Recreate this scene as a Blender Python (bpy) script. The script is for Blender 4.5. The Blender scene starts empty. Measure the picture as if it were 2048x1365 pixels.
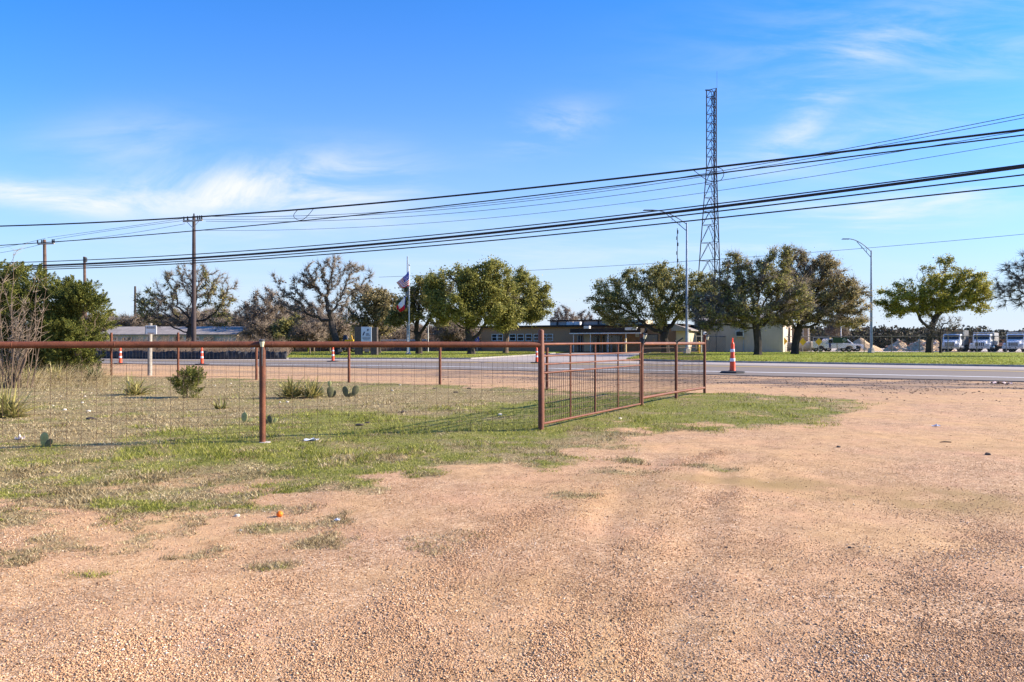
import bpy, math, random
import numpy as np
from mathutils import Vector, Matrix
random.seed(7); RNG = np.random.default_rng(11)
C = bpy.context.scene.collection
PI = math.pi
F, H, CX, HY = 1365.0, 1.2, 1024.0, 688.0

# ---------------------------------------------------------------- helpers
def G(px, py, z=0.0):
    """a point of the ground (height z) from where it stands in the photograph"""
    Y = F*(H-z)/(py-HY)
    return Vector(((px-CX)/F*Y, Y, z))
def W(px, py, Y):
    return Vector(((px-CX)/F*Y, Y, H+(HY-py)/F*Y))
def tag(o, label=None, cat=None, group=None, kind=None):
    if label: o['label'] = label
    if cat: o['category'] = cat
    if group: o['group'] = group
    if kind: o['kind'] = kind
    return o
def thing(name, label, cat, loc=(0, 0, 0), rz=0.0, group=None):
    o = bpy.data.objects.new(name, None); C.objects.link(o)
    o.empty_display_size = .2
    o.location = loc; o.rotation_euler = (0, 0, rz)
    return tag(o, label, cat, group)
def copy_tree(o, parent=None):
    c = o.copy(); C.objects.link(c)
    if parent is not None:
        c.parent = parent; c.matrix_parent_inverse = Matrix()
    for ch in [x for x in bpy.data.objects if x.parent == o]:
        copy_tree(ch, c)
    return c

class MB:
    def __init__(s): s.v = []; s.f = []
    def add(s, vs, fs):
        b = len(s.v); s.v += [tuple(v) for v in vs]; s.f += [tuple(i+b for i in f) for f in fs]
    def box(s, c, d, rz=0.0, taper=1.0, rx=0.0):
        x, y, z = d[0]/2, d[1]/2, d[2]/2
        vs = []
        for sz in (-1, 1):
            t = taper if sz > 0 else 1
            for sx, sy in ((-1, -1), (1, -1), (1, 1), (-1, 1)):
                vs.append(Vector((sx*x*t, sy*y*t, sz*z)))
        M_ = Matrix.Rotation(rz, 3, 'Z') @ Matrix.Rotation(rx, 3, 'X')
        c = Vector(c)
        s.add([M_ @ v + c for v in vs], [(0, 3, 2, 1), (4, 5, 6, 7), (0, 1, 5, 4), (1, 2, 6, 5), (2, 3, 7, 6), (3, 0, 4, 7)])
        return s
    def tube(s, pts, rad, n=8, caps=True, jit=0):
        pts = [Vector(p) for p in pts]
        if not hasattr(rad, '__len__'): rad = [rad]*len(pts)
        b = len(s.v); prev = None
        for i, p in enumerate(pts):
            d = (pts[min(i+1, len(pts)-1)]-pts[max(i-1, 0)])
            if d.length < 1e-9: d = Vector((0, 0, 1))
            d.normalize()
            if prev is None:
                u = d.orthogonal().normalized()
            else:
                u = prev - d*prev.dot(d)
                u = u.normalized() if u.length > 1e-6 else d.orthogonal().normalized()
            prev = u; w = d.cross(u)
            for k in range(n):
                a = 2*PI*k/n; r = rad[i]
                s.v.append(tuple(p+u*(r*math.cos(a))+w*(r*math.sin(a))))
        for i in range(len(pts)-1):
            for k in range(n):
                a = b+i*n+k; c = b+i*n+(k+1) % n
                s.f.append((a, c, c+n, a+n))
        if caps and n > 2:
            s.f.append(tuple(b+k for k in range(n))[::-1])
            s.f.append(tuple(b+(len(pts)-1)*n+k for k in range(n)))
        return s
    def lathe(s, prof, c=(0, 0, 0), n=16):
        """prof: list of (r, z)"""
        b = len(s.v)
        for r, z in prof:
            for k in range(n):
                a = 2*PI*k/n
                s.v.append((c[0]+r*math.cos(a), c[1]+r*math.sin(a), c[2]+z))
        for i in range(len(prof)-1):
            for k in range(n):
                a = b+i*n+k; d = b+i*n+(k+1) % n
                s.f.append((a, d, d+n, a+n))
        s.f.append(tuple(b+k for k in range(n))[::-1]); s.f.append(tuple(b+(len(prof)-1)*n+k for k in range(n)))
        return s
    def prism(s, poly, y0, y1, axis='y'):
        """extrude a polygon of (x,z) between two y (axis y), (y,z) along x (axis x) or (x,y) along z"""
        n = len(poly)
        def P(a, b, t): return {'y': (a, t, b), 'x': (t, a, b), 'z': (a, b, t)}[axis]
        vs = [P(a, b, y0) for a, b in poly]+[P(a, b, y1) for a, b in poly]
        s.add(vs, [tuple(range(n)), tuple(range(2*n-1, n-1, -1))]+[(i, i+n, (i+1) % n+n, (i+1) % n) for i in range(n)])
        return s
    def ico(s, c, r, sc=(1, 1, 1), jit=.0, sub=1):
        import bmesh
        bm = bmesh.new(); bmesh.ops.create_icosphere(bm, subdivisions=sub, radius=1)
        bm.verts.ensure_lookup_table()
        vs = []
        for v in bm.verts:
            k = 1+random.uniform(-jit, jit)
            vs.append((c[0]+v.co.x*r*sc[0]*k, c[1]+v.co.y*r*sc[1]*k, c[2]+v.co.z*r*sc[2]*k))
        s.add(vs, [tuple(x.index for x in f.verts) for f in bm.faces]); bm.free()
        return s
    def build(s, name, m, parent=None, local=False, smooth=False, bevel=0):
        me = bpy.data.meshes.new(name)
        vs = s.v
        if parent is not None and not local:
            l = parent.location
            if parent.rotation_euler.z:
                R = Matrix.Rotation(-parent.rotation_euler.z, 3, 'Z')
                vs = [tuple(R @ (Vector(v)-l)) for v in vs]
            else:
                vs = [(v[0]-l[0], v[1]-l[1], v[2]-l[2]) for v in vs]
        me.from_pydata(vs, [], s.f); me.update()
        if smooth:
            me.polygons.foreach_set('use_smooth', [True]*len(me.polygons))
        me.materials.append(m)
        o = bpy.data.objects.new(name, me); C.objects.link(o)
        if bevel:
            b = o.modifiers.new('bevel', 'BEVEL'); b.width = bevel; b.segments = 2; b.limit_method = 'ANGLE'
        if smooth:
            try: me.set_sharp_from_angle(angle=math.radians(40))
            except Exception: pass
        if parent is not None: o.parent = parent
        return o

def np_mesh(name, V, Fc, m, parent=None, smooth=False, link=True):
    """V (n,3) in world space, Fc (m,k) faces of equal size"""
    V = np.asarray(V, dtype=np.float32); Fc = np.asarray(Fc, dtype=np.int32)
    if parent is not None: V = V-np.array(parent.location, dtype=np.float32)
    me = bpy.data.meshes.new(name)
    k = Fc.shape[1]
    me.vertices.add(len(V)); me.vertices.foreach_set('co', V.ravel())
    me.loops.add(Fc.size); me.loops.foreach_set('vertex_index', Fc.ravel())
    me.polygons.add(len(Fc)); me.polygons.foreach_set('loop_start', np.arange(0, Fc.size, k, dtype=np.int32))
    me.polygons.foreach_set('loop_total', np.full(len(Fc), k, dtype=np.int32))
    if smooth: me.polygons.foreach_set('use_smooth', np.ones(len(Fc), dtype=bool))
    me.update(calc_edges=True); me.validate()
    me.materials.append(m)
    o = bpy.data.objects.new(name, me)
    if link: C.objects.link(o)
    if parent is not None: o.parent = parent
    return o

def _h(ix, iy, s):
    n = (ix*374761393+iy*668265263+s*974711) & 0xffffffff
    n = ((n ^ (n >> 13))*1274126177) & 0xffffffff
    return ((n ^ (n >> 16)) & 0xffff)/65535.0
def vnoise(x, y, s=0):
    x = np.asarray(x, dtype=float); y = np.asarray(y, dtype=float)
    ix = np.floor(x).astype(np.int64); iy = np.floor(y).astype(np.int64)
    fx = x-ix; fy = y-iy; fx = fx*fx*(3-2*fx); fy = fy*fy*(3-2*fy)
    a = _h(ix, iy, s); b = _h(ix+1, iy, s); c = _h(ix, iy+1, s); d = _h(ix+1, iy+1, s)
    return (a*(1-fx)+b*fx)*(1-fy)+(c*(1-fx)+d*fx)*fy
def fbm(x, y, s=0, o=4):
    t = 0; a = .5; w = 0
    for i in range(o):
        t = t+a*vnoise(x*2**i, y*2**i, s+i*17); w += a; a *= .55
    return t/w
def sstep(a, b, x):
    t = np.clip((x-a)/(b-a), 0, 1); return t*t*(3-2*t)

# ---------------------------------------------------------------- materials
def nt(name):
    m = bpy.data.materials.new(name); m.use_nodes = True
    N = m.node_tree.nodes; L = m.node_tree.links
    return m, N, L, N['Principled BSDF']
def mixc(N, L, f, a, b, mode='MIX'):
    x = N.new('ShaderNodeMix'); x.data_type = 'RGBA'; x.blend_type = mode
    for sock, val in ((x.inputs[0], f), (x.inputs[6], a), (x.inputs[7], b)):
        if hasattr(val, 'is_linked') or isinstance(val, bpy.types.NodeSocket): L.new(val, sock)
        elif isinstance(val, (int, float)): sock.default_value = val
        else: sock.default_value = (*val, 1) if len(val) == 3 else val
    return x.outputs[2]
def noise(N, L, scale, detail=4, rough=.6, vec=None, dist=0):
    n = N.new('ShaderNodeTexNoise'); n.inputs['Scale'].default_value = scale; n.inputs['Detail'].default_value = detail
    n.inputs['Roughness'].default_value = rough; n.inputs['Distortion'].default_value = dist
    if vec is not None: L.new(vec, n.inputs['Vector'])
    return n.outputs[0]
def ramp(N, L, fac, stops):
    r = N.new('ShaderNodeValToRGB'); L.new(fac, r.inputs[0])
    e = r.color_ramp.elements
    while len(e) < len(stops): e.new(.5)
    for i, (p, c) in enumerate(stops):
        e[i].position = p; e[i].color = (*c, 1) if len(c) == 3 else c
    return r.outputs[0]
def geo(N): return N.new('ShaderNodeNewGeometry')
def objco(N):
    return N.new('ShaderNodeTexCoord').outputs['Object']
def bump(N, L, h, strength, dist, bs):
    b = N.new('ShaderNodeBump'); b.inputs['Strength'].default_value = strength; b.inputs['Distance'].default_value = dist
    L.new(h, b.inputs['Height']); L.new(b.outputs[0], bs.inputs['Normal']); return b
def M(name, c, rough=.8, c2=None, scale=6, detail=5, metal=0.0, bmp=0.0, bscale=None, lo=.35, hi=.65, spec=.3):
    m, N, L, bs = nt(name)
    co = objco(N)
    c2 = c2 or tuple(x*.7 for x in c)
    n = noise(N, L, scale, detail, .65, co)
    col = ramp(N, L, n, [(lo, c2), (hi, c)])
    L.new(col, bs.inputs['Base Color'])
    bs.inputs['Roughness'].default_value = rough; bs.inputs['Metallic'].default_value = metal
    bs.inputs['Specular IOR Level'].default_value = spec
    if bmp:
        bump(N, L, noise(N, L, bscale or scale*3, 5, .7, co), bmp, .02, bs)
    return m
def island(name, stops, rough=.8, trans=0.0, posvar=None, spec=.15, amp=1.3):
    """colour varies from one separate piece (leaf, blade, stone) to the next"""
    m, N, L, bs = nt(name)
    g = geo(N)
    f = g.outputs['Random Per Island']
    if posvar:
        n = noise(N, L, posvar, 3, .6, g.outputs['Position'])
        mm = N.new('ShaderNodeMath'); mm.operation = 'MULTIPLY_ADD'; L.new(n, mm.inputs[0]); mm.inputs[1].default_value = amp; mm.inputs[2].default_value = -amp/2
        m2 = N.new('ShaderNodeMath'); m2.operation = 'ADD'; m2.use_clamp = True; L.new(mm.outputs[0], m2.inputs[0]); L.new(f, m2.inputs[1]); f = m2.outputs[0]
    col = ramp(N, L, f, stops)
    L.new(col, bs.inputs['Base Color']); bs.inputs['Roughness'].default_value = rough
    bs.inputs['Specular IOR Level'].default_value = spec
    if trans:
        t = N.new('ShaderNodeBsdfTranslucent'); L.new(col, t.inputs[0])
        x = N.new('ShaderNodeMixShader'); x.inputs[0].default_value = trans
        L.new(bs.outputs[0], x.inputs[1]); L.new(t.outputs[0], x.inputs[2])
        L.new(x.outputs[0], N['Material Output'].inputs[0])
    return m

def rust_material():
    m, N, L, bs = nt('rust'); co = objco(N)
    n1 = noise(N, L, 3.2, 9, .78, co); n2 = noise(N, L, 60, 4, .7, co)
    a = ramp(N, L, n1, [(.34, (.055, .017, .010)), (.5, (.150, .042, .018)), (.62, (.215, .070, .030)), (.72, (.33, .14, .07))])
    c = mixc(N, L, .35, a, ramp(N, L, n2, [(.3, (.05, .017, .009)), (.7, (.25, .09, .042))]))
    L.new(c, bs.inputs['Base Color']); bs.inputs['Roughness'].default_value = .62
    bs.inputs['Specular IOR Level'].default_value = .35
    bump(N, L, n2, .25, .004, bs)
    return m
rust = rust_material()
wire_m = M('galvanised_wire', (.22, .20, .18), .55, (.12, .09, .07), 3, metal=.5)
wire_rust = M('rusty_wire', (.13, .075, .05), .75, (.08, .045, .03), 3)
cable_m = M('cable_black', (.018, .018, .022), .6, (.012, .012, .014), 2)
cable_g = M('cable_grey', (.06, .07, .085), .5, (.04, .045, .05), 2)
steel = M('galvanised_steel', (.33, .36, .42), .45, (.24, .26, .30), 2.5, metal=.55)
tower_m = M('tower_steel', (.035, .038, .045), .8, (.07, .05, .045), .4, spec=.1)
wood_dark = M('creosote_wood', (.050, .036, .030), .85, (.028, .022, .020), 3)
wood_brown = M('weathered_pole_wood', (.16, .095, .07), .85, (.09, .055, .04), 3)
wood_grey = M('weathered_post_wood', (.40, .36, .30), .85, (.22, .19, .16), 7, bmp=.3)
orange = M('cone_orange', (.92, .085, .015), .45, (.78, .06, .012), 4, spec=.4)
refl_w = M('reflective_white', (.80, .80, .82), .4, (.6, .6, .62), 12)
rubber = M('black_rubber', (.018, .018, .02), .75, (.03, .03, .03), 8)
white_p = M('white_paint', (.78, .79, .80), .35, (.68, .69, .70), 1.5, spec=.5)
white_d = M('dusty_white', (.70, .68, .64), .6, (.58, .55, .50), 2)
chrome = M('chrome', (.55, .57, .60), .3, (.35, .36, .38), 5, metal=.8)
dark_m = M('dark_metal', (.035, .036, .04), .6, (.02, .02, .022), 5)
glass_d = M('dark_glass', (.02, .027, .035), .08, (.012, .016, .02), 1, spec=.6)
yellow = M('safety_yellow', (.85, .50, .03), .5, (.72, .40, .03), 3)
bark = M('oak_bark', (.062, .049, .040), .9, (.026, .021, .018), 2.2, bmp=.5, bscale=5)
bark_l = M('pale_bark', (.21, .145, .10), .9, (.09, .065, .045), 3, bmp=.4)
twig_m = M('twig_bark', (.20, .16, .12), .9, (.11, .088, .068), 1.5)
twig_tan = M('dry_stem', (.33, .255, .185), .9, (.20, .15, .11), 1.2)

leaf_green = island('live_oak_leaf', [(0, (0.073, 0.076, 0.020)), (.3, (0.183, 0.183, 0.043)), (.65, (0.311, 0.293, 0.067)), (1, (0.464, 0.415, 0.122))], .6, .38, .35)
leaf_olive = island('olive_oak_leaf', [(0, (0.067, 0.071, 0.022)), (.3, (0.183, 0.177, 0.055)), (.65, (0.317, 0.287, 0.091)), (1, (0.464, 0.390, 0.146))], .65, .36, .3)
leaf_tan = island('brown_oak_leaf', [(0, (0.104, 0.085, 0.043)), (.35, (0.244, 0.201, 0.091)), (.7, (0.390, 0.311, 0.140)), (1, (0.561, 0.439, 0.220))], .7, .34, .3)
leaf_yel = island('yellow_green_leaf', [(0, (0.079, 0.085, 0.020)), (.3, (0.207, 0.201, 0.039)), (.65, (0.366, 0.329, 0.055)), (1, (0.561, 0.464, 0.085))], .6, .38, .3)
leaf_jun = island('juniper_foliage', [(0, (.028, .038, .009)), (.3, (.078, .096, .021)), (.65, (.165, .175, .036)), (1, (.29, .27, .06))], .7, .25, 1.2)
leaf_bare = island('winter_twig_tuft', [(0, (.10, .082, .06)), (.5, (.19, .155, .11)), (1, (.30, .24, .165))], .8, .1, .3)
leaf_brush = island('winter_brush', [(0, (.10, .070, .052)), (.5, (.20, .145, .105)), (1, (.31, .235, .17))], .85, .1, .12)
woods_m = island('distant_woods_foliage', [(0, (.030, .034, .022)), (.4, (.060, .060, .036)), (.7, (.115, .088, .062)), (1, (.19, .15, .11))], .85, .1, .035)
# ---------------------------------------------------------------- ground relief and zones
def hgt(x, y):
    x = np.asarray(x, float); y = np.asarray(y, float)
    near = 1-sstep(14, 19, y)
    h = (fbm(x*.35+3, y*.35, 5, 3)-.5)*.10*near
    h = h+(fbm(x*2.2, y*2.2, 9, 3)-.5)*.024*near+(fbm(x*7, y*7, 19, 2)-.5)*.008*near
    brk = sstep(.38, .62, fbm(x*1.1, y*.6, 29, 3))
    # wheel ruts curving up from the foreground
    for (a, b, c) in ((-.10, .27, .012), (.42, .33, .010)):
        xr = a+b*(y-2.2)+c*(y-2.2)**2
        d = (x-xr)
        h = h-.010*np.exp(-(d/.12)**2)*near*brk*sstep(9, 6, y)+.006*np.exp(-((np.abs(d)-.22)/.08)**2)*near*brk*sstep(9, 6, y)
    return h
def hz(x, y): return float(hgt(np.array([x]), np.array([y]))[0])
def GH(px, py, dz=0):
    p = G(px, py); p.z = hz(p.x, p.y)+dz; return p

def px2g(pts): return np.array([(G(a, b).x, G(a, b).y) for a, b in pts])
def poly_sd(P, x, y):
    """signed distance to a polygon, positive inside"""
    x = np.asarray(x, float); y = np.asarray(y, float)
    d = np.full(x.shape, 1e9); ins = np.zeros(x.shape, bool)
    n = len(P)
    for i in range(n):
        ax, ay = P[i]; bx, by = P[(i+1) % n]
        ex, ey = bx-ax, by-ay
        t = np.clip(((x-ax)*ex+(y-ay)*ey)/(ex*ex+ey*ey+1e-12), 0, 1)
        d = np.minimum(d, np.hypot(x-ax-t*ex, y-ay-t*ey))
        c = ((ay > y) != (by > y)) & (x < (bx-ax)*(y-ay)/((by-ay)+1e-12)+ax)
        ins ^= c
    return np.where(ins, d, -d)
TURF = px2g([(-900, 1050), (-200, 1035), (120, 1015), (420, 1010), (640, 995), (760, 965), (930, 945), (1080, 925), (1190, 902), (1270, 876), (1330, 862),
             (1450, 856), (1560, 849), (1620, 835), (1690, 822), (1722, 808), (1640, 797), (1430, 786), (1290, 789), (1094, 781), (880, 770),
             (690, 764), (512, 759), (357, 755), (223, 752), (0, 747), (-900, 735)])
GREEN = px2g([(60, 915), (300, 850), (420, 845), (520, 830), (700, 820), (860, 822), (1000, 800), (1130, 790), (1290, 792), (1420, 788), (1640, 799), (1720, 808),
              (1600, 842), (1440, 852), (1270, 872), (1080, 892), (900, 905), (600, 925), (300, 930)])
BARE = px2g([(-900, 885), (0, 880), (120, 885), (300, 850), (500, 822), (700, 818), (840, 845), (1000, 800), (1060, 790), (900, 778), (700, 768), (500, 762), (0, 752), (-900, 740)])
def zones(x, y):
    n1 = fbm(x*1.1, y*1.1, 21, 4); n2 = fbm(x*.45, y*.45, 31, 3); n3 = fbm(x*3.3, y*3.3, 41, 3)
    sd = poly_sd(TURF, x, y)+(n1-.5)*1.5+(n3-.5)*.7
    k = 1/np.clip(y*.045, .18, 3)
    cov = sstep(-.8, .55, sd)
    # thin straggling patches out on the gravel at the left
    st = .66*sstep(.33, .66, fbm(x*2.6+9, y*3.6, 51, 4))*sstep(1.3, -1.4, x+.12*y)*sstep(3.0, 4.2, y)*sstep(9.5, 7.5, y)
    for (a, b, r) in ((1290, 925, .35), (1240, 948, .3), (1390, 932, .3), (1130, 997, .25), (740, 1048, .16), (545, 1130, .13), (930, 1005, .2), (540, 1055, .22), (860, 998, .3), (1440, 940, .22)):
        p = G(a, b); st = np.maximum(st, .9*np.exp(-((x-p.x)/r)**2-((y-p.y)/(r*.6))**2)*sstep(.3, .55, n3))
    cov = np.maximum(cov*(.75+.25*sstep(.3, .5, n3)), st)
    thinp = np.where((st > .05) & (sd < .1), 1.0, 0.0)
    # gaps inside the turf next to the gravel
    gap = sstep(.52, .66, fbm(x*1.3, y*1.9, 61, 3))*sstep(1.8, .2, sd)
    cov = cov*(1-.85*gap)
    gr = sstep(-.5, .9, poly_sd(GREEN, x, y)+(n1-.5)*1.6)
    bare = sstep(-.3, .8, poly_sd(BARE, x, y)+(n2-.5)*1.5)
    g = .29+.50*gr-.24*bare+(n1-.5)*1.3+(n3-.5)*.9
    g = np.where(sd < 1.2, g-.02+(n3-.5)*.9, g)
    g = np.clip(g-.28*thinp, 0, 1)
    # damp olive stains on the gravel
    s = 0
    for (a, b, rx, ry, w) in ((1440, 968, 1.1, .38, 1), (1530, 960, .7, .3, .7), (1690, 990, .25, .25, .9), (1900, 985, 1.0, .4, 1), (1800, 1010, .7, .3, .8), (1990, 1000, .7, .35, .8), (1930, 905, 1.4, .6, .55), (1180, 985, .5, .3, .3), (1250, 1290, .5, .3, .35), (1150, 1180, .5, .5, .3)):
        p = G(a, b); s = s+w*np.exp(-((x-p.x)/rx)**2-((y-p.y)/ry)**2)
    s = np.clip(.72*s*sstep(.36, .62, n3)*(.3+.9*n1), 0, 1)
    # churned dark soil along the road edge
    e = .432*(x-16.07)+.902*(y-21.4)
    dirt = np.exp(-((e+1.1)/1.3)**2)*sstep(.40, .60, fbm(x*.9, y*2.4, 71, 4))+.8*np.exp(-((e+4.6)/1.0)**2)*sstep(.52, .62, fbm(x*1.1, y*2.2, 81, 4))
    dirt = dirt+.75*np.exp(-((e+3.2)/3.4)**2)*sstep(.35, .65, fbm(x*.5, y*1.1, 83, 4))
    dirt = np.clip(dirt*sstep(-9, -1, x)+.55*np.exp(-((e+.1)/.35)**2), 0, 1)
    return cov, g, s, dirt

def axis(vals):
    out = []
    for a, b, st in vals: out += list(np.arange(a, b, st))
    return np.array(sorted(set(np.round(out, 4))))
xs = axis([(-3200, -400, 400), (-400, -100, 50), (-100, -40, 5), (-40, -16, .5), (-16, -9, .16), (-9, 10, .075), (10, 20, .2), (20, 40, .6), (40, 100, 6), (100, 400, 50), (400, 3201, 400)])
ys = axis([(-60, 0, 6), (0, 2, .4), (2, 7, .06), (7, 12, .09), (12, 30, .2), (30, 60, 1), (60, 120, 6), (120, 400, 40), (400, 4001, 400)])
gx, gy = np.meshgrid(xs, ys); nx, ny = len(xs), len(ys)
gz = hgt(gx, gy)
V = np.stack([gx, gy, gz], -1).reshape(-1, 3)
ii = (np.arange(ny-1)[:, None]*nx+np.arange(nx-1)[None, :]).ravel()
Fc = np.stack([ii, ii+1, ii+1+nx, ii+nx], -1)

def ground_material():
    m, N, L, bs = nt('gravel_and_turf')
    g = geo(N); pos = g.outputs['Position']
    at = N.new('ShaderNodeAttribute'); at.attribute_name = 'zones'
    sep = N.new('ShaderNodeSeparateColor'); L.new(at.outputs['Color'], sep.inputs[0])
    at2 = N.new('ShaderNodeAttribute'); at2.attribute_name = 'soil'
    def voro(scale, feat='F1'):
        v = N.new('ShaderNodeTexVoronoi'); v.inputs['Scale'].default_value = scale; v.feature = feat; L.new(pos, v.inputs['Vector']); return v
    v1 = voro(95); v2 = voro(38)
    sc = N.new('ShaderNodeSeparateColor'); L.new(v1.outputs['Color'], sc.inputs[0])
    stone = ramp(N, L, sc.outputs[0], [(0, (.13, .072, .04)), (.2, (.34, .195, .10)), (.55, (.52, .315, .17)), (.8, (.64, .41, .235)), (1, (.80, .61, .42))])
    sc2 = N.new('ShaderNodeSeparateColor'); L.new(v2.outputs['Color'], sc2.inputs[0])
    stone = mixc(N, L, .3, stone, ramp(N, L, sc2.outputs[0], [(0, (.26, .145, .08)), (.5, (.51, .31, .17)), (1, (.67, .45, .27))]))
    # cracks between the stones
    crack = ramp(N, L, v1.outputs['Distance'], [(.0, (1, 1, 1)), (.62, (1, 1, 1)), (.95, (.60, .55, .5))])
    stone = mixc(N, L, .7, stone, crack, 'MULTIPLY')
    # broad drifts of sand and pink grit
    big = noise(N, L, .55, 5, .62, pos)
    stone = mixc(N, L, ramp(N, L, big, [(.40, (0, 0, 0)), (.62, (.75, .75, .75))]), stone, (.56, .345, .165))
    pk = noise(N, L, 1.3, 4, .6, pos)
    stone = mixc(N, L, ramp(N, L, pk, [(.48, (0, 0, 0)), (.68, (.55, .55, .55))]), stone, (.58, .33, .19))
    mo = ramp(N, L, noise(N, L, 4.2, 9, .74, pos), [(.32, (.62, .58, .56)), (.5, (.95, .94, .93)), (.68, (1.12, 1.1, 1.08))])
    stone = mixc(N, L, .85, stone, mo, 'MULTIPLY')
    stone = mixc(N, L, sep.outputs[2], stone, (.31, .205, .085))
    soil = ramp(N, L, noise(N, L, 9, 6, .75, pos), [(.35, (.10, .068, .052)), (.6, (.26, .185, .135)), (.75, (.44, .33, .245))])
    stone = mixc(N, L, at2.outputs['Fac'], stone, soil)
    # turf: thatch under the blades
    n5 = noise(N, L, 26, 6, .8, pos); n6 = noise(N, L, 3.5, 5, .7, pos)
    dry = ramp(N, L, n5, [(.30, (.10, .072, .035)), (.50, (.27, .20, .095)), (.70, (.47, .36, .185))])
    grn = ramp(N, L, n5, [(.30, (.07, .072, .018)), (.52, (.18, .18, .038)), (.72, (.31, .29, .08))])
    gf = N.new('ShaderNodeMath'); gf.operation = 'MULTIPLY_ADD'; L.new(n6, gf.inputs[0]); gf.inputs[1].default_value = 1.2; gf.inputs[2].default_value = -.6
    ga = N.new('ShaderNodeMath'); ga.operation = 'ADD'; ga.use_clamp = True; L.new(gf.outputs[0], ga.inputs[0]); L.new(sep.outputs[1], ga.inputs[1])
    turf = mixc(N, L, ga.outputs[0], dry, grn)
    cm = N.new('ShaderNodeMath'); cm.operation = 'MULTIPLY_ADD'; L.new(noise(N, L, 14, 5, .75, pos), cm.inputs[0]); cm.inputs[1].default_value = 1.1; cm.inputs[2].default_value = -.55
    ca = N.new('ShaderNodeMath'); ca.operation = 'ADD'; ca.use_clamp = True; L.new(cm.outputs[0], ca.inputs[0]); L.new(sep.outputs[0], ca.inputs[1])
    cr = ramp(N, L, ca.outputs[0], [(.22, (0, 0, 0)), (.68, (1, 1, 1))])
    col = mixc(N, L, cr, stone, turf)
    L.new(col, bs.inputs['Base Color']); bs.inputs['Roughness'].default_value = .9; bs.inputs['Specular IOR Level'].default_value = .1
    b1 = N.new('ShaderNodeMath'); b1.operation = 'MULTIPLY'; L.new(v1.outputs['Distance'], b1.inputs[0]); b1.inputs[1].default_value = -.6
    b2 = N.new('ShaderNodeMath'); b2.operation = 'ADD'; L.new(b1.outputs[0], b2.inputs[0]); L.new(n5, b2.inputs[1])
    bump(N, L, b2.outputs[0], .55, .012, bs)
    return m
ground = np_mesh('ground', V, Fc, ground_material(), smooth=True)
tag(ground, kind='structure')
cov, gre, stn, drt = zones(gx, gy)
far = (gy > 57) | (gx < -45) | (gx > 60)
cov = np.where(far, .8, cov); gre = np.where(far, .25, gre)
col = np.stack([cov, gre, stn, np.ones_like(cov)], -1).reshape(-1, 4).astype(np.float32)
a = ground.data.attributes.new('zones', 'FLOAT_COLOR', 'POINT'); a.data.foreach_set('color', col.ravel())
a = ground.data.attributes.new('soil', 'FLOAT', 'POINT'); a.data.foreach_set('value', drt.ravel().astype(np.float32))

# ---------------------------------------------------------------- turf blades and loose stones (nobody could count them)
def blades(name, x, y, z, h, w, m, lean=.5):
    n = len(x)
    an = RNG.uniform(0, 2*PI, n); la = RNG.uniform(0, 2*PI, n); ll = RNG.uniform(.1, lean, n)*h*1.6
    dx, dy = np.cos(an)*w/2, np.sin(an)*w/2
    b1 = np.stack([x-dx, y-dy, z], -1); b2 = np.stack([x+dx, y+dy, z], -1)
    t = np.stack([x+np.cos(la)*ll, y+np.sin(la)*ll, z+h], -1)
    V = np.stack([b1, b2, t], 1).reshape(-1, 3)
    Fc = np.arange(3*n).reshape(n, 3)
    return np_mesh(name, V, Fc, m)
def scatter(n, y0, y1, x0=-500, x1=2500, pw=1.0):
    """more of them near the viewer, fewer where each one is smaller than a pixel"""
    py = y0+(y1-y0)*RNG.random(n)**pw; px = RNG.uniform(x0, x1, n)
    Y = F*H/(py-HY); return (px-CX)/F*Y, Y
m_green = island('green_grass_blade', [(0, (.085, .095, .018)), (.35, (.215, .225, .036)), (.7, (.34, .335, .060)), (1, (.50, .45, .15))], .7, .35, 1.5)
m_dry = island('dry_grass_blade', [(0, (.12, .086, .042)), (.35, (.28, .205, .10)), (.7, (.46, .355, .185)), (1, (.66, .54, .33))], .8, .25, 1.5)
x, y = scatter(760000, 752, 1290)
cv, g_, s_, d_ = zones(x, y)
r1 = RNG.random(len(x)); r2 = RNG.random(len(x))
clump = fbm(x*6, y*6, 91, 2)
keep = (r1 < cv*1.1*(.35+1.1*sstep(.35, .6, clump))) & (cv > .18)
isg = r2 < sstep(.25, .80, g_+(fbm(x*5, y*5, 93, 2)-.5)*1.2)
for nm, mk, mt, lab in (('green_grass', keep & isg, m_green, 'short green grass in patches around the pipe fence and gate'),
                        ('dry_grass', keep & ~isg, m_dry, 'short dry straw coloured grass between the green patches')):
    X, Y = x[mk], y[mk]; n = len(X)
    tall = 1+1.1*sstep(.55, .75, fbm(X*1.5, Y*1.5, 95, 2))
    hh = RNG.uniform(.010, .029, n)*tall*(1+.25*(Y > 9)); ww = .0035+.00085*Y
    o = blades(nm, X, Y, hgt(X, Y)-.004, hh, ww, mt, 1.1 if nm == 'dry_grass' else .7)
    tag(o, lab, 'grass', kind='stuff')
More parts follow.
